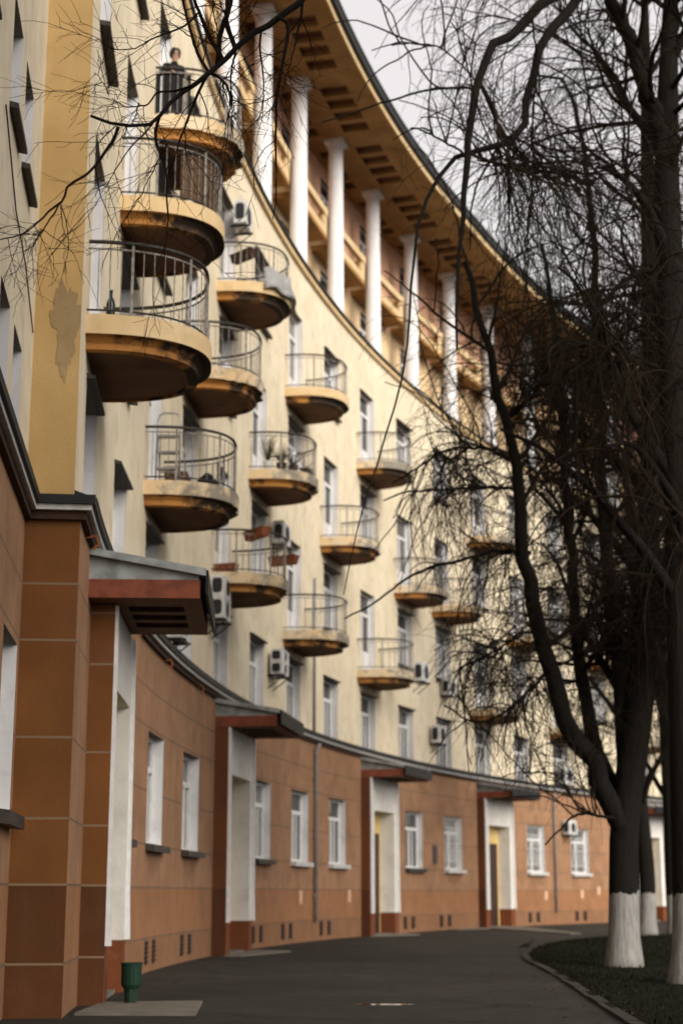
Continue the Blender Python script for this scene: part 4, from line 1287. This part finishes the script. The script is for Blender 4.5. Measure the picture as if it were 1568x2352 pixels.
for s in (-1, 1):
    for k in (-0.4, 0, 0.4):
        q.tube([(0.025, s * 0.032, 0.012), (0.06, s * 0.032 + k * 0.04, 0.004)], [0.005, 0.003], 4)
    q.poly([(0.07, s * 0.062, 0.185), (0.0, s * 0.070, 0.165), (-0.12, s * 0.045, 0.115), (-0.16, s * 0.03, 0.095), (-0.06, s * 0.064, 0.11), (0.05, s * 0.066, 0.135)])
q.obj('wings_and_feet', M['bird'], bo)


# ------------------------------------------------------------------ bare lime trees
def tubes_np(paths, radii, sides=3):
    """paths (N,P,3), radii (N,P) -> vertices, quads"""
    Np, Pn, _ = paths.shape
    t_ = np.empty_like(paths)
    t_[:, 1:-1] = paths[:, 2:] - paths[:, :-2]; t_[:, 0] = paths[:, 1] - paths[:, 0]; t_[:, -1] = paths[:, -1] - paths[:, -2]
    t_ /= np.linalg.norm(t_, axis=2, keepdims=True) + 1e-9
    ref = np.where(np.abs(t_[:, :, 2:3]) < 0.85, np.array([0, 0, 1.0]), np.array([1.0, 0, 0]))
    # one reference per path keeps the tube from twisting
    ref = np.repeat(ref[:, :1], Pn, axis=1) + 0.013
    a = np.cross(t_, ref); a /= np.linalg.norm(a, axis=2, keepdims=True) + 1e-9
    b2 = np.cross(t_, a)
    an = np.arange(sides) * 2 * math.pi / sides
    vv = paths[:, :, None] + radii[:, :, None, None] * (a[:, :, None] * np.cos(an)[:, None] + b2[:, :, None] * np.sin(an)[:, None])
    base = (np.arange(Np) * Pn * sides)[:, None, None] + (np.arange(Pn - 1) * sides)[None, :, None]
    q0 = np.arange(sides)[None, None]; q1 = (np.arange(sides) + 1) % sides
    f = np.stack([base + q0, base + q1, base + q1 + sides, base + q0 + sides], -1)
    return vv.reshape(-1, 3), f.reshape(-1, 4)


def grow(start, dirs, length, npts, wob, grav, r):
    Np = len(start)
    paths = np.empty((Np, npts, 3)); paths[:, 0] = start
    d = dirs / (np.linalg.norm(dirs, axis=1, keepdims=True) + 1e-9)
    st = (length / (npts - 1))[:, None]
    for k in range(1, npts):
        d = d + r.normal(0, wob, (Np, 3))
        gg = grav(k / (npts - 1)) if callable(grav) else grav
        d[:, 2] += gg
        d /= np.linalg.norm(d, axis=1, keepdims=True) + 1e-9
        paths[:, k] = paths[:, k - 1] + d * st
    return paths


def spawn(paths, radii, per, tmin, tmax, spread, r):
    """starting points, directions and parent radii of children on the given paths"""
    Np, Pn, _ = paths.shape
    idx = np.repeat(np.arange(Np), per)
    tt = tmin + (tmax - tmin) * r.random(len(idx))
    s = tt * (Pn - 1); i = np.minimum(s.astype(int), Pn - 2); f = (s - i)[:, None]
    pos = paths[idx, i] * (1 - f) + paths[idx, i + 1] * f
    tan = paths[idx, i + 1] - paths[idx, i]; tan /= np.linalg.norm(tan, axis=1, keepdims=True) + 1e-9
    rad = radii[idx, i] * (1 - f[:, 0]) + radii[idx, i + 1] * f[:, 0]
    rv = r.normal(0, 1, (len(idx), 3)); rv -= tan * np.sum(rv * tan, 1, keepdims=True); rv /= np.linalg.norm(rv, axis=1, keepdims=True) + 1e-9
    sp = spread * r.uniform(0.6, 1.3, (len(idx), 1))
    return pos, tan * np.cos(sp) + rv * np.sin(sp), rad, tt


def taper(n_, r0, tip, pw=1.0):
    t_ = np.linspace(0, 1, n_) ** pw
    return r0[:, None] * (1 - t_) + (tip if np.isscalar(tip) else tip[:, None]) * t_


def resample(pts, n_):
    pts = np.array([tuple(p) for p in pts], float)
    # Catmull-Rom, evenly re-sampled
    ext = np.vstack([2 * pts[0] - pts[1], pts, 2 * pts[-1] - pts[-2]])
    out = []
    for i in range(1, len(ext) - 2):
        for k in range(8):
            t_ = k / 8
            a, b2, c, d = ext[i - 1], ext[i], ext[i + 1], ext[i + 2]
            out.append(0.5 * (2 * b2 + (c - a) * t_ + (2 * a - 5 * b2 + 4 * c - d) * t_ ** 2 + (3 * b2 - a - 3 * c + d) * t_ ** 3))
    out.append(pts[-1]); out = np.array(out)
    l_ = np.concatenate([[0], np.cumsum(np.linalg.norm(np.diff(out, axis=0), axis=1))])
    s = np.linspace(0, l_[-1], n_)
    return np.stack([np.interp(s, l_, out[:, k]) for k in range(3)], 1)


def tree_meshes(seed, base, trunk_pts, trunk_r, limbs, n_rand, n2=9, n3=8, n4=7, n5=0, spread=1.0, zlo=4.5, droop=1.0, len1=(4.5, 7.5), avoid=None, keep=None, side=0, n_side=30):
    """limbs: list of (points, r0, r1) in world space. Returns (trunk mesh, crown mesh) local to base."""
    r = np.random.default_rng(seed)
    base = np.array(base)
    tp = resample(trunk_pts, 40)
    trd = np.interp(np.linspace(0, 1, 40), np.linspace(0, 1, len(trunk_r)), trunk_r)
    V_, F_, off = [], [], 0

    def add(pths, rads, sides):
        nonlocal off
        v_, f_ = tubes_np(pths, rads, sides); V_.append(v_); F_.append(f_ + off); off += len(v_)
    # trunk, with a flared foot
    fl = trd * (1 + 0.28 * np.exp(-(tp[:, 2]) / 0.22))
    add(tp[None], fl[None], 14)
    L1p, L1r = [], []
    for pts, r0, r1 in limbs:
        p = resample(pts, 26)
        rr = np.interp(np.linspace(0, 1, 26), np.linspace(0, 1, len(r0)), r0) if isinstance(r0, list) else np.linspace(r0, r1, 26)
        p = p + r.normal(0, 1, p.shape) * np.minimum(rr * 0.35, 0.03)[:, None]
        add(p[None], rr[None], 9); L1p.append(p); L1r.append(rr)
    if n_rand:
        i = r.integers(int(40 * zlo / tp[-1, 2]), 38, n_rand)
        az = r.random(n_rand) * 2 * math.pi
        if avoid is not None:
            az = avoid[0] + (r.random(n_rand) * 2 - 1) * avoid[1]
        up = r.uniform(0.55, 1.3, n_rand)
        d = np.stack([np.cos(az) * spread, np.sin(az) * spread, up], 1)
        ln = r.uniform(*len1, n_rand) * (1.1 - 0.5 * i / 40)
        p1 = grow(tp[i], d, ln, 26, 0.07, lambda t_: 0.03 - 0.10 * t_, r)
        r1 = taper(26, np.minimum(trd[i] * 0.55, 0.11), 0.02)
        add(p1, r1, 7)
        L1p += list(p1); L1r += list(r1)
    tv, tf = np.concatenate(V_), np.concatenate(F_)
    trunk_me = np_mesh('trunk', tv - base, tf, M['bark'], True)
    V_, F_, off = [], [], 0
    A, Ar = np.array(L1p + [resample(tp[12:], 26)]), np.array(L1r + [np.interp(np.linspace(0, 1, 26), np.linspace(0, 1, 28), trd[12:])])
    pos, d, rad, tt = spawn(A, Ar, n2, 0.22, 1.0, 0.95, r)
    ln = r.uniform(1.8, 4.4, len(pos)) * (1.15 - 0.4 * tt)
    if side:
        e1, e2, e3, e4 = spawn(A[len(limbs) - side:len(limbs)], Ar[len(limbs) - side:len(limbs)], n_side, 0.05, 1.0, 0.95, r)
        pos, d, rad = np.concatenate([pos, e1]), np.concatenate([d, e2]), np.concatenate([rad, e3])
        ln = np.concatenate([ln, r.uniform(0.5, 1.9, len(e1))])
    p2 = grow(pos, d, ln, 14, 0.12, lambda t_: 0.06 - 0.20 * t_ * droop, r)
    r2 = taper(14, np.clip(rad * 0.5, 0.016, 0.05), 0.009)
    m_ = p2[:, -1, 2] > 2.9
    p2, r2 = p2[m_], r2[m_]
    if keep is not None:
        m_ = keep(p2); p2, r2 = p2[m_], r2[m_]
    add(p2, r2, 5)
    pos, d, rad, tt = spawn(p2, r2, n3, 0.12, 1.0, 0.85, r)
    ln = r.uniform(0.7, 2.4, len(pos)) * (1 + (r.random(len(pos)) < 0.15) * r.uniform(0.2, 0.9, len(pos)))
    p3 = grow(pos, d, ln, 9, 0.11, lambda t_: -0.06 - 0.20 * t_ * droop, r)
    r3 = taper(9, np.clip(rad * 0.6, 0.007, 0.02), 0.004)
    m_ = p3[:, -1, 2] > 2.9
    p3, r3 = p3[m_], r3[m_]
    if keep is not None:
        m_ = keep(p3); p3, r3 = p3[m_], r3[m_]
    add(p3, r3, 4)
    pos, d, rad, tt = spawn(p3, r3, n4, 0.08, 1.0, 0.8, r)
    ln = r.uniform(0.25, 1.1, len(pos))
    p4 = grow(pos, d, ln, 5, 0.12, -0.16, r)
    r4 = taper(5, np.clip(rad * 0.65, 0.004, 0.008), 0.0028)
    if keep is not None:
        m_ = keep(p4); p4, r4 = p4[m_], r4[m_]
    add(p4, r4, 3)
    if n5:
        pos, d, rad, tt = spawn(p4, r4, n5, 0.1, 1.0, 0.8, r)
        p5 = grow(pos, d, r.uniform(0.1, 0.4, len(pos)), 3, 0.15, -0.05, r)
        add(p5, taper(3, np.full(len(pos), 0.0038), 0.0025), 3)
    crown_me = np_mesh('crown', np.concatenate(V_) - base, np.concatenate(F_), M['twig'])
    return trunk_me, crown_me


def lime(label, base, meshes, rz=0.0, sc=1.0):
    o = thing('lime_tree', label, 'tree', base, rz, 'bare lime trees')
    o.scale = (sc, sc, sc)
    link('trunk', meshes[0], o); link('crown', meshes[1], o)
    return o


# the tree whose limb fork stands in front of the orange wall
b1 = (4.98, 29.6, 0)
YT = 29.6
limbA = ([at(x, y_, YT - i * 0.12) for i, (x, y_) in enumerate([(1418, 1900), (1395, 1820), (1345, 1730), (1300, 1660), (1272, 1576), (1244, 1476), (1224, 1376), (1209, 1276), (1197, 1176), (1182, 1038), (1162, 963), (1134, 838), (1112, 770), (1089, 688), (1070, 600)])], 0.20, 0.05)
limbB = ([at(x, y_, YT + 0.2 + i * 0.1) for i, (x, y_) in enumerate([(1432, 1890), (1405, 1810), (1372, 1720), (1355, 1660), (1338, 1576), (1324, 1476), (1314, 1326), (1304, 1176), (1294, 1038), (1286, 900), (1272, 740), (1245, 560)])], 0.15, 0.04)
limbC = ([at(x, y_, YT + i * 0.1) for i, (x, y_) in enumerate([(1440, 1780), (1425, 1600), (1400, 1400), (1385, 1200), (1378, 1000), (1372, 800), (1366, 600), (1345, 380), (1322, 250), (1300, 185), (1225, 172)])], 0.16, 0.03)
sidebr = [([at(x, y_, YT - 0.5) for x, y_ in pts], r0, 0.015) for pts, r0 in (
    ([(1195, 1130), (1150, 1120), (1080, 1122), (1010, 1126), (930, 1130), (880, 1150)], 0.035),
    ([(1220, 1270), (1150, 1265), (1090, 1280), (1000, 1300), (930, 1330), (860, 1385), (790, 1420)], 0.04),
    ([(1182, 1060), (1110, 1030), (1040, 1030), (1000, 1045), (950, 1080), (900, 1110)], 0.04),
    ([(1165, 960), (1210, 920), (1250, 880), (1280, 870)], 0.05),
    ([(1235, 1450), (1190, 1460), (1140, 1495), (1085, 1520), (1040, 1545)], 0.03),
    ([(1262, 1540), (1200, 1600), (1150, 1640), (1090, 1660), (1020, 1620)], 0.03),
    ([(1330, 1500), (1380, 1480), (1440, 1430), (1500, 1400)], 0.05),
    ([(1412, 1880), (1330, 1870), (1290, 1900), (1250, 1940)], 0.03),
)]
def left_limit(zs, xs):
    def f(p):
        tip = p[:, -1]
        thin = rng.random(len(tip)) < np.interp(tip[:, 2], [6, 9, 12, 18], [0.9, 0.78, 0.8, 0.7])
        return thin & (tip[:, 0] + rng.normal(0, 0.55, len(tip)) > np.interp(tip[:, 2], zs, xs))
    return f


keep1 = left_limit([2.2, 3.6, 5.7, 7.6, 9.9, 12, 17, 21], [3.4, 2.5, 1.9, 1.5, 1.0, 0.7, 0.5, 0.5])
keep3 = left_limit([0, 20], [-99, -99])
keep2 = left_limit([3.5, 5.0, 7, 9, 12, 17, 21], [4.4, 3.5, 3.0, 2.4, 1.3, 0.35, 0.2])
t1 = tree_meshes(3, b1, [b1, at(1432, 2060, YT), at(1434, 1880, YT), at(1462, 1650, YT), at(1482, 1350, YT), at(1494, 950, YT), at(1488, 500, YT), at(1480, 60, YT), at(1475, -200, YT)],
                 [0.28, 0.255, 0.28, 0.21, 0.19, 0.16, 0.13, 0.09, 0.04], [limbA, limbB, limbC] + sidebr, 13, n2=14, n3=7, n4=7, len1=(3.5, 5.5), spread=0.8, zlo=4, keep=keep1, side=len(sidebr), n_side=42)
lime('bare dark lime tree forking low in front of the orange wall, limewashed foot', b1, t1)

# the next tree towards the camera, at the right edge
b2_ = (5.02, 24.2, 0)
Y2 = 24.2
up1 = ([at(x, y_, Y2 - i * 0.15) for i, (x, y_) in enumerate([(1535, 420), (1510, 290), (1484, 215), (1449, 100), (1404, 0), (1380, -60), (1330, -110)])], 0.16, 0.09)
arcD = ([at(x, y_, Y2 - 1.2 - i * 0.12) for i, (x, y_) in enumerate([(1380, -60), (1324, 0), (1284, 45), (1240, 110), (1216, 200), (1200, 280), (1184, 318), (1134, 336), (1064, 352), (1009, 395), (968, 490), (949, 613), (939, 753), (924, 863), (894, 973), (864, 1068), (824, 1201), (789, 1366)])], [0.085, 0.08, 0.068, 0.06, 0.05, 0.034, 0.025, 0.019, 0.016, 0.014, 0.012, 0.009, 0.006], 0)
arcE = ([at(x, y_, Y2 - 1.5 - i * 0.1) for i, (x, y_) in enumerate([(1330, -110), (1290, -30), (1262, 0), (1224, 25), (1174, 75), (1134, 120), (1104, 170), (1089, 215), (1080, 280), (1074, 350), (1068, 430), (1060, 520), (1050, 640), (1050, 800)])], [0.09, 0.085, 0.075, 0.066, 0.058, 0.05, 0.034, 0.024, 0.016], 0)
arcs = [([at(x, y_, Y2 - 1.8) for x, y_ in pts], r0, 0.012) for pts, r0 in (
    ([(1089, 215), (1075, 202), (1000, 205), (950, 215), (880, 236), (800, 262), (740, 280)], 0.022),
    ([(1064, 352), (1010, 320), (960, 296), (940, 295)], 0.02),
    ([(1360, 425), (1290, 398), (1220, 396), (1150, 378), (1095, 368)], 0.05),
    ([(1095, 190), (1060, 150), (1010, 110), (960, 100), (900, 103)], 0.014),
    ([(1184, 318), (1164, 345), (1164, 370), (1180, 390)], 0.02),
    ([(1224, 30), (1224, 80), (1238, 130), (1225, 220), (1222, 330), (1222, 420), (1212, 545)], 0.016),
    ([(1475, 850), (1410, 800), (1340, 790), (1270, 815), (1200, 840), (1130, 830)], 0.05),
    ([(1490, 620), (1440, 640), (1380, 700), (1340, 770)], 0.05),
)]
t2 = tree_meshes(9, b2_, [b2_, at(1584, 2060, Y2), at(1572, 1700, Y2), at(1556, 1200, Y2), at(1540, 700, Y2), at(1530, 400, Y2), at(1535, 120, Y2), at(1545, -150, Y2), at(1550, -300, Y2)],
                 [0.27, 0.25, 0.23, 0.22, 0.23, 0.22, 0.18, 0.12, 0.05], [up1, arcD, arcE] + arcs, 12, n2=14, n3=7, n4=7, len1=(3.0, 5.0), spread=0.8, zlo=4, keep=keep2, side=len(arcs), n_side=12)
lime('bare dark lime tree with a limewashed foot cut off by the right edge', b2_, t2)

# a free-grown tree, reused for the other row trees and those added for shade
b3 = (0, 0, 0)
t3 = tree_meshes(21, b3, [(0, 0, 0), (0.05, 0, 2), (-0.05, 0.1, 5), (0.1, 0, 9), (0.0, 0.1, 13), (0.1, 0, 17)], [0.26, 0.24, 0.22, 0.17, 0.12, 0.05], [], 16, n2=10, n3=8, n4=6, len1=(4.0, 6.5), spread=0.75, zlo=3.2, keep=keep3)
lime('distant lime tree between the two nearest trunks, thin limewashed stem', (9.45, 51.6, 0), t3, 0.4)
lime('distant lime tree right of the thin limewashed stem beyond the nearest trunk', (10.6, 53.0, 0), t3, 2.3, 0.95)
lime('lime tree of the second row whose crown fills the gap above the lawn', (10.4, 41.0, 0), t3, 4.1, 1.02)
lime('second-row lime tree with only its drooping crown showing at the right edge', (9.6, 33.5, 0), t3, 5.4, 1.0)
lime('second-row lime tree with its crown filling the gap behind the limewashed edge trunk', (8.3, 27.5, 0), t3, 3.0)
for i, yy in enumerate((6.2, 0.6, -5.0, -10.6)):          # unseen trees added beside and behind the camera to shade the near street
    lime('unseen lime tree added beside the road to shade the near end of the street', (5.6 + 0.2 * i, yy, 0), t3, 0.7 + 1.9 * i, 1.15 if i == 0 else 1.5)

# the overhanging limb: a tree beside the camera whose trunk stands outside the frame
b4 = (4.95, 13.0, 0)
YL = 11.0
main = ([(4.8, 12.9, 4.4), (4.1, 12.5, 6.6), (3.0, 12.0, 8.6), (1.6, 11.5, 9.3)] + [tuple(at(x, y_, YL + 0.25 - i * 0.05)) for i, (x, y_) in enumerate([(770, -60), (695, 0), (645, 35), (600, 68), (545, 108), (512, 138), (480, 166), (440, 198), (415, 216), (395, 232), (378, 250), (366, 268), (350, 281), (318, 288), (292, 291), (272, 290), (252, 280), (232, 273), (212, 269)])], 0.13, 0.012)
sub = []
for pts, r0, r1, yy in (
    ([(272, 291), (262, 320), (245, 345), (220, 380), (190, 410), (155, 430), (148, 450), (137, 465), (108, 485), (75, 515), (50, 531), (25, 540), (-10, 543)], 0.014, 0.004, YL - 0.7),
    ([(137, 465), (128, 490), (112, 515), (98, 545), (85, 575), (70, 590)], 0.007, 0.003, YL - 0.7),
    ([(640, 40), (662, 60), (650, 140), (636, 225), (633, 325), (626, 450), (617, 505)], 0.016, 0.004, YL + 0.1),
    ([(600, 68), (596, 120), (601, 220), (590, 300)], 0.010, 0.003, YL + 0.1),
    ([(545, 108), (530, 165), (528, 250), (515, 330)], 0.009, 0.003, YL),
    ([(480, 166), (505, 180), (524, 205), (527, 235), (515, 300)], 0.012, 0.004, YL),
    ([(478, 168), (450, 225), (425, 285), (405, 340), (380, 400)], 0.013, 0.004, YL),
    ([(366, 270), (358, 300), (360, 330), (378, 380), (385, 440), (385, 520), (372, 620)], 0.013, 0.003, YL - 0.1),
    ([(440, 198), (400, 208), (362, 210), (340, 232), (320, 235), (300, 238), (270, 225), (250, 216)], 0.010, 0.003, YL - 0.2),
    ([(320, 236), (312, 260), (300, 285)], 0.006, 0.003, YL - 0.2),
    ([(250, 216), (238, 196), (222, 180)], 0.005, 0.002, YL - 0.2),
    ([(455, 30), (430, 55), (400, 70), (350, 90), (310, 110), (280, 115), (258, 112)], 0.009, 0.003, YL + 0.1),
    ([(512, 138), (490, 95), (470, 50), (455, 0), (450, -40)], 0.018, 0.014, YL + 0.1),
    ([(540, 110), (520, 50), (525, 0), (530, -50)], 0.02, 0.016, YL + 0.1),
    ([(480, 166), (452, 120), (432, 60), (415, 0), (405, -50)], 0.013, 0.010, YL + 0.05),
    ([(500, 145), (510, 80), (525, 30), (535, -40)], 0.022, 0.018, YL + 0.15),
    ([(352, 282), (330, 310), (300, 340), (275, 375), (240, 430), (225, 470)], 0.007, 0.002, YL - 0.25),
    ([(385, 330), (350, 400), (335, 440), (320, 480)], 0.006, 0.002, YL - 0.1),
    ([(695, 0), (688, 60), (672, 130), (655, 190)], 0.012, 0.003, YL + 0.2),
):
    sub.append(([at(x, y_, yy + 0.05 * math.sin(i)) for i, (x, y_) in enumerate(pts)], r0, r1))
# a pale twig reaching in from the right
sub.append(([(4.7, 12.9, 4.6), (3.4, 11.2, 5.0)] + [at(x, y_, 9.6) for x, y_ in ((1600, 1275), (1568, 1290), (1535, 1310), (1500, 1322), (1492, 1336), (1440, 1324), (1390, 1316))], 0.02, 0.003))
sub.append(([at(x, y_, 9.6) for x, y_ in ((1500, 1322), (1420, 1310), (1340, 1306), (1270, 1300))], 0.005, 0.002))


def tree_near():
    r = np.random.default_rng(44)
    base = np.array(b4); V_, F_, off = [], [], 0

    def add(p, rr, s):
        nonlocal off
        v_, f_ = tubes_np(p, rr, s); V_.append(v_); F_.append(f_ + off); off += len(v_)
    tp = resample([b4, (4.9, 13.0, 2), (4.8, 12.9, 4.4), (4.95, 13.1, 8), (5.1, 13.2, 12), (5.0, 13.2, 16)], 40)
    tr = np.linspace(0.28, 0.08, 40) * (1 + 0.5 * np.exp(-tp[:, 2] / 0.28))
    add(tp[None], tr[None], 14)
    mp_ = resample(main[0], 70)
    s = np.linspace(0, 1, 70)
    mr = np.interp(s, [0, 0.25, 0.42, 0.52, 0.62, 0.72, 0.80, 0.9, 1], [0.13, 0.10, 0.062, 0.055, 0.046, 0.040, 0.026, 0.018, 0.010])
    add((mp_ + r.normal(0, 0.006, mp_.shape))[None], mr[None], 9)
    tv, tf = np.concatenate(V_), np.concatenate(F_)
    tme = np_mesh('trunk', tv - base, tf, M['bark'], True)
    V_, F_, off = [], [], 0
    P1, R1 = [], []
    for pts, r0, r1 in sub:
        p = resample(pts, 24); p = p + np.cumsum(r.normal(0, 0.006, p.shape), 0) * np.linspace(0, 1, 24)[:, None]
        P1.append(p); R1.append(np.linspace(r0, r1, 24))
    P1, R1 = np.array(P1), np.array(R1)
    add(P1, R1, 6)
    # twigs
    Mn = resample(mp_[34:], 24)
    A = np.concatenate([P1, Mn[None]]); Ar = np.concatenate([R1, np.full((1, 24), 0.012)])
    pos, d, rad, tt = spawn(A, Ar, 8, 0.12, 1.0, 0.9, r)
    p2 = grow(pos, d, r.uniform(0.2, 0.85, len(pos)), 8, 0.15, -0.06, r)
    r2 = taper(8, np.clip(rad * 0.5, 0.0028, 0.005), 0.0018)
    add(p2, r2, 4)
    pos, d, rad, tt = spawn(p2, r2, 5, 0.1, 1.0, 0.85, r)
    p3 = grow(pos, d, r.uniform(0.08, 0.35, len(pos)), 5, 0.16, -0.03, r)
    r3 = taper(5, np.clip(rad * 0.7, 0.002, 0.003), 0.0014)
    add(p3, r3, 3)
    # the rest of its crown, above and to the right of the frame
    n_ = 14; i = r.integers(16, 38, n_); az = r.uniform(-1.3, 1.3, n_)
    q1 = grow(tp[i], np.stack([np.cos(az) * 0.8, np.sin(az) * 0.8, r.uniform(.6, 1.2, n_)], 1), r.uniform(3, 5, n_), 20, 0.06, -0.02, r)
    qr = taper(20, np.full(n_, 0.07), 0.015); add(q1, qr, 6)
    pos, d, rad, tt = spawn(q1, qr, 10, 0.25, 1, 0.9, r)
    q2 = grow(pos, d, r.uniform(1, 2.6, len(pos)), 10, 0.1, -0.06, r); q2r = taper(10, np.full(len(pos), 0.014), 0.005); add(q2, q2r, 4)
    pos, d, rad, tt = spawn(q2, q2r, 9, 0.15, 1, 0.85, r)
    q3 = grow(pos, d, r.uniform(0.4, 1.2, len(pos)), 6, 0.14, -0.1, r); add(q3, taper(6, np.full(len(pos), 0.005), 0.003), 3)
    return tme, np_mesh('crown', np.concatenate(V_) - base, np.concatenate(F_), M['twig_brown'])


lime('lime tree standing outside the frame whose sharp limb hangs over the balconies', b4, tree_near())
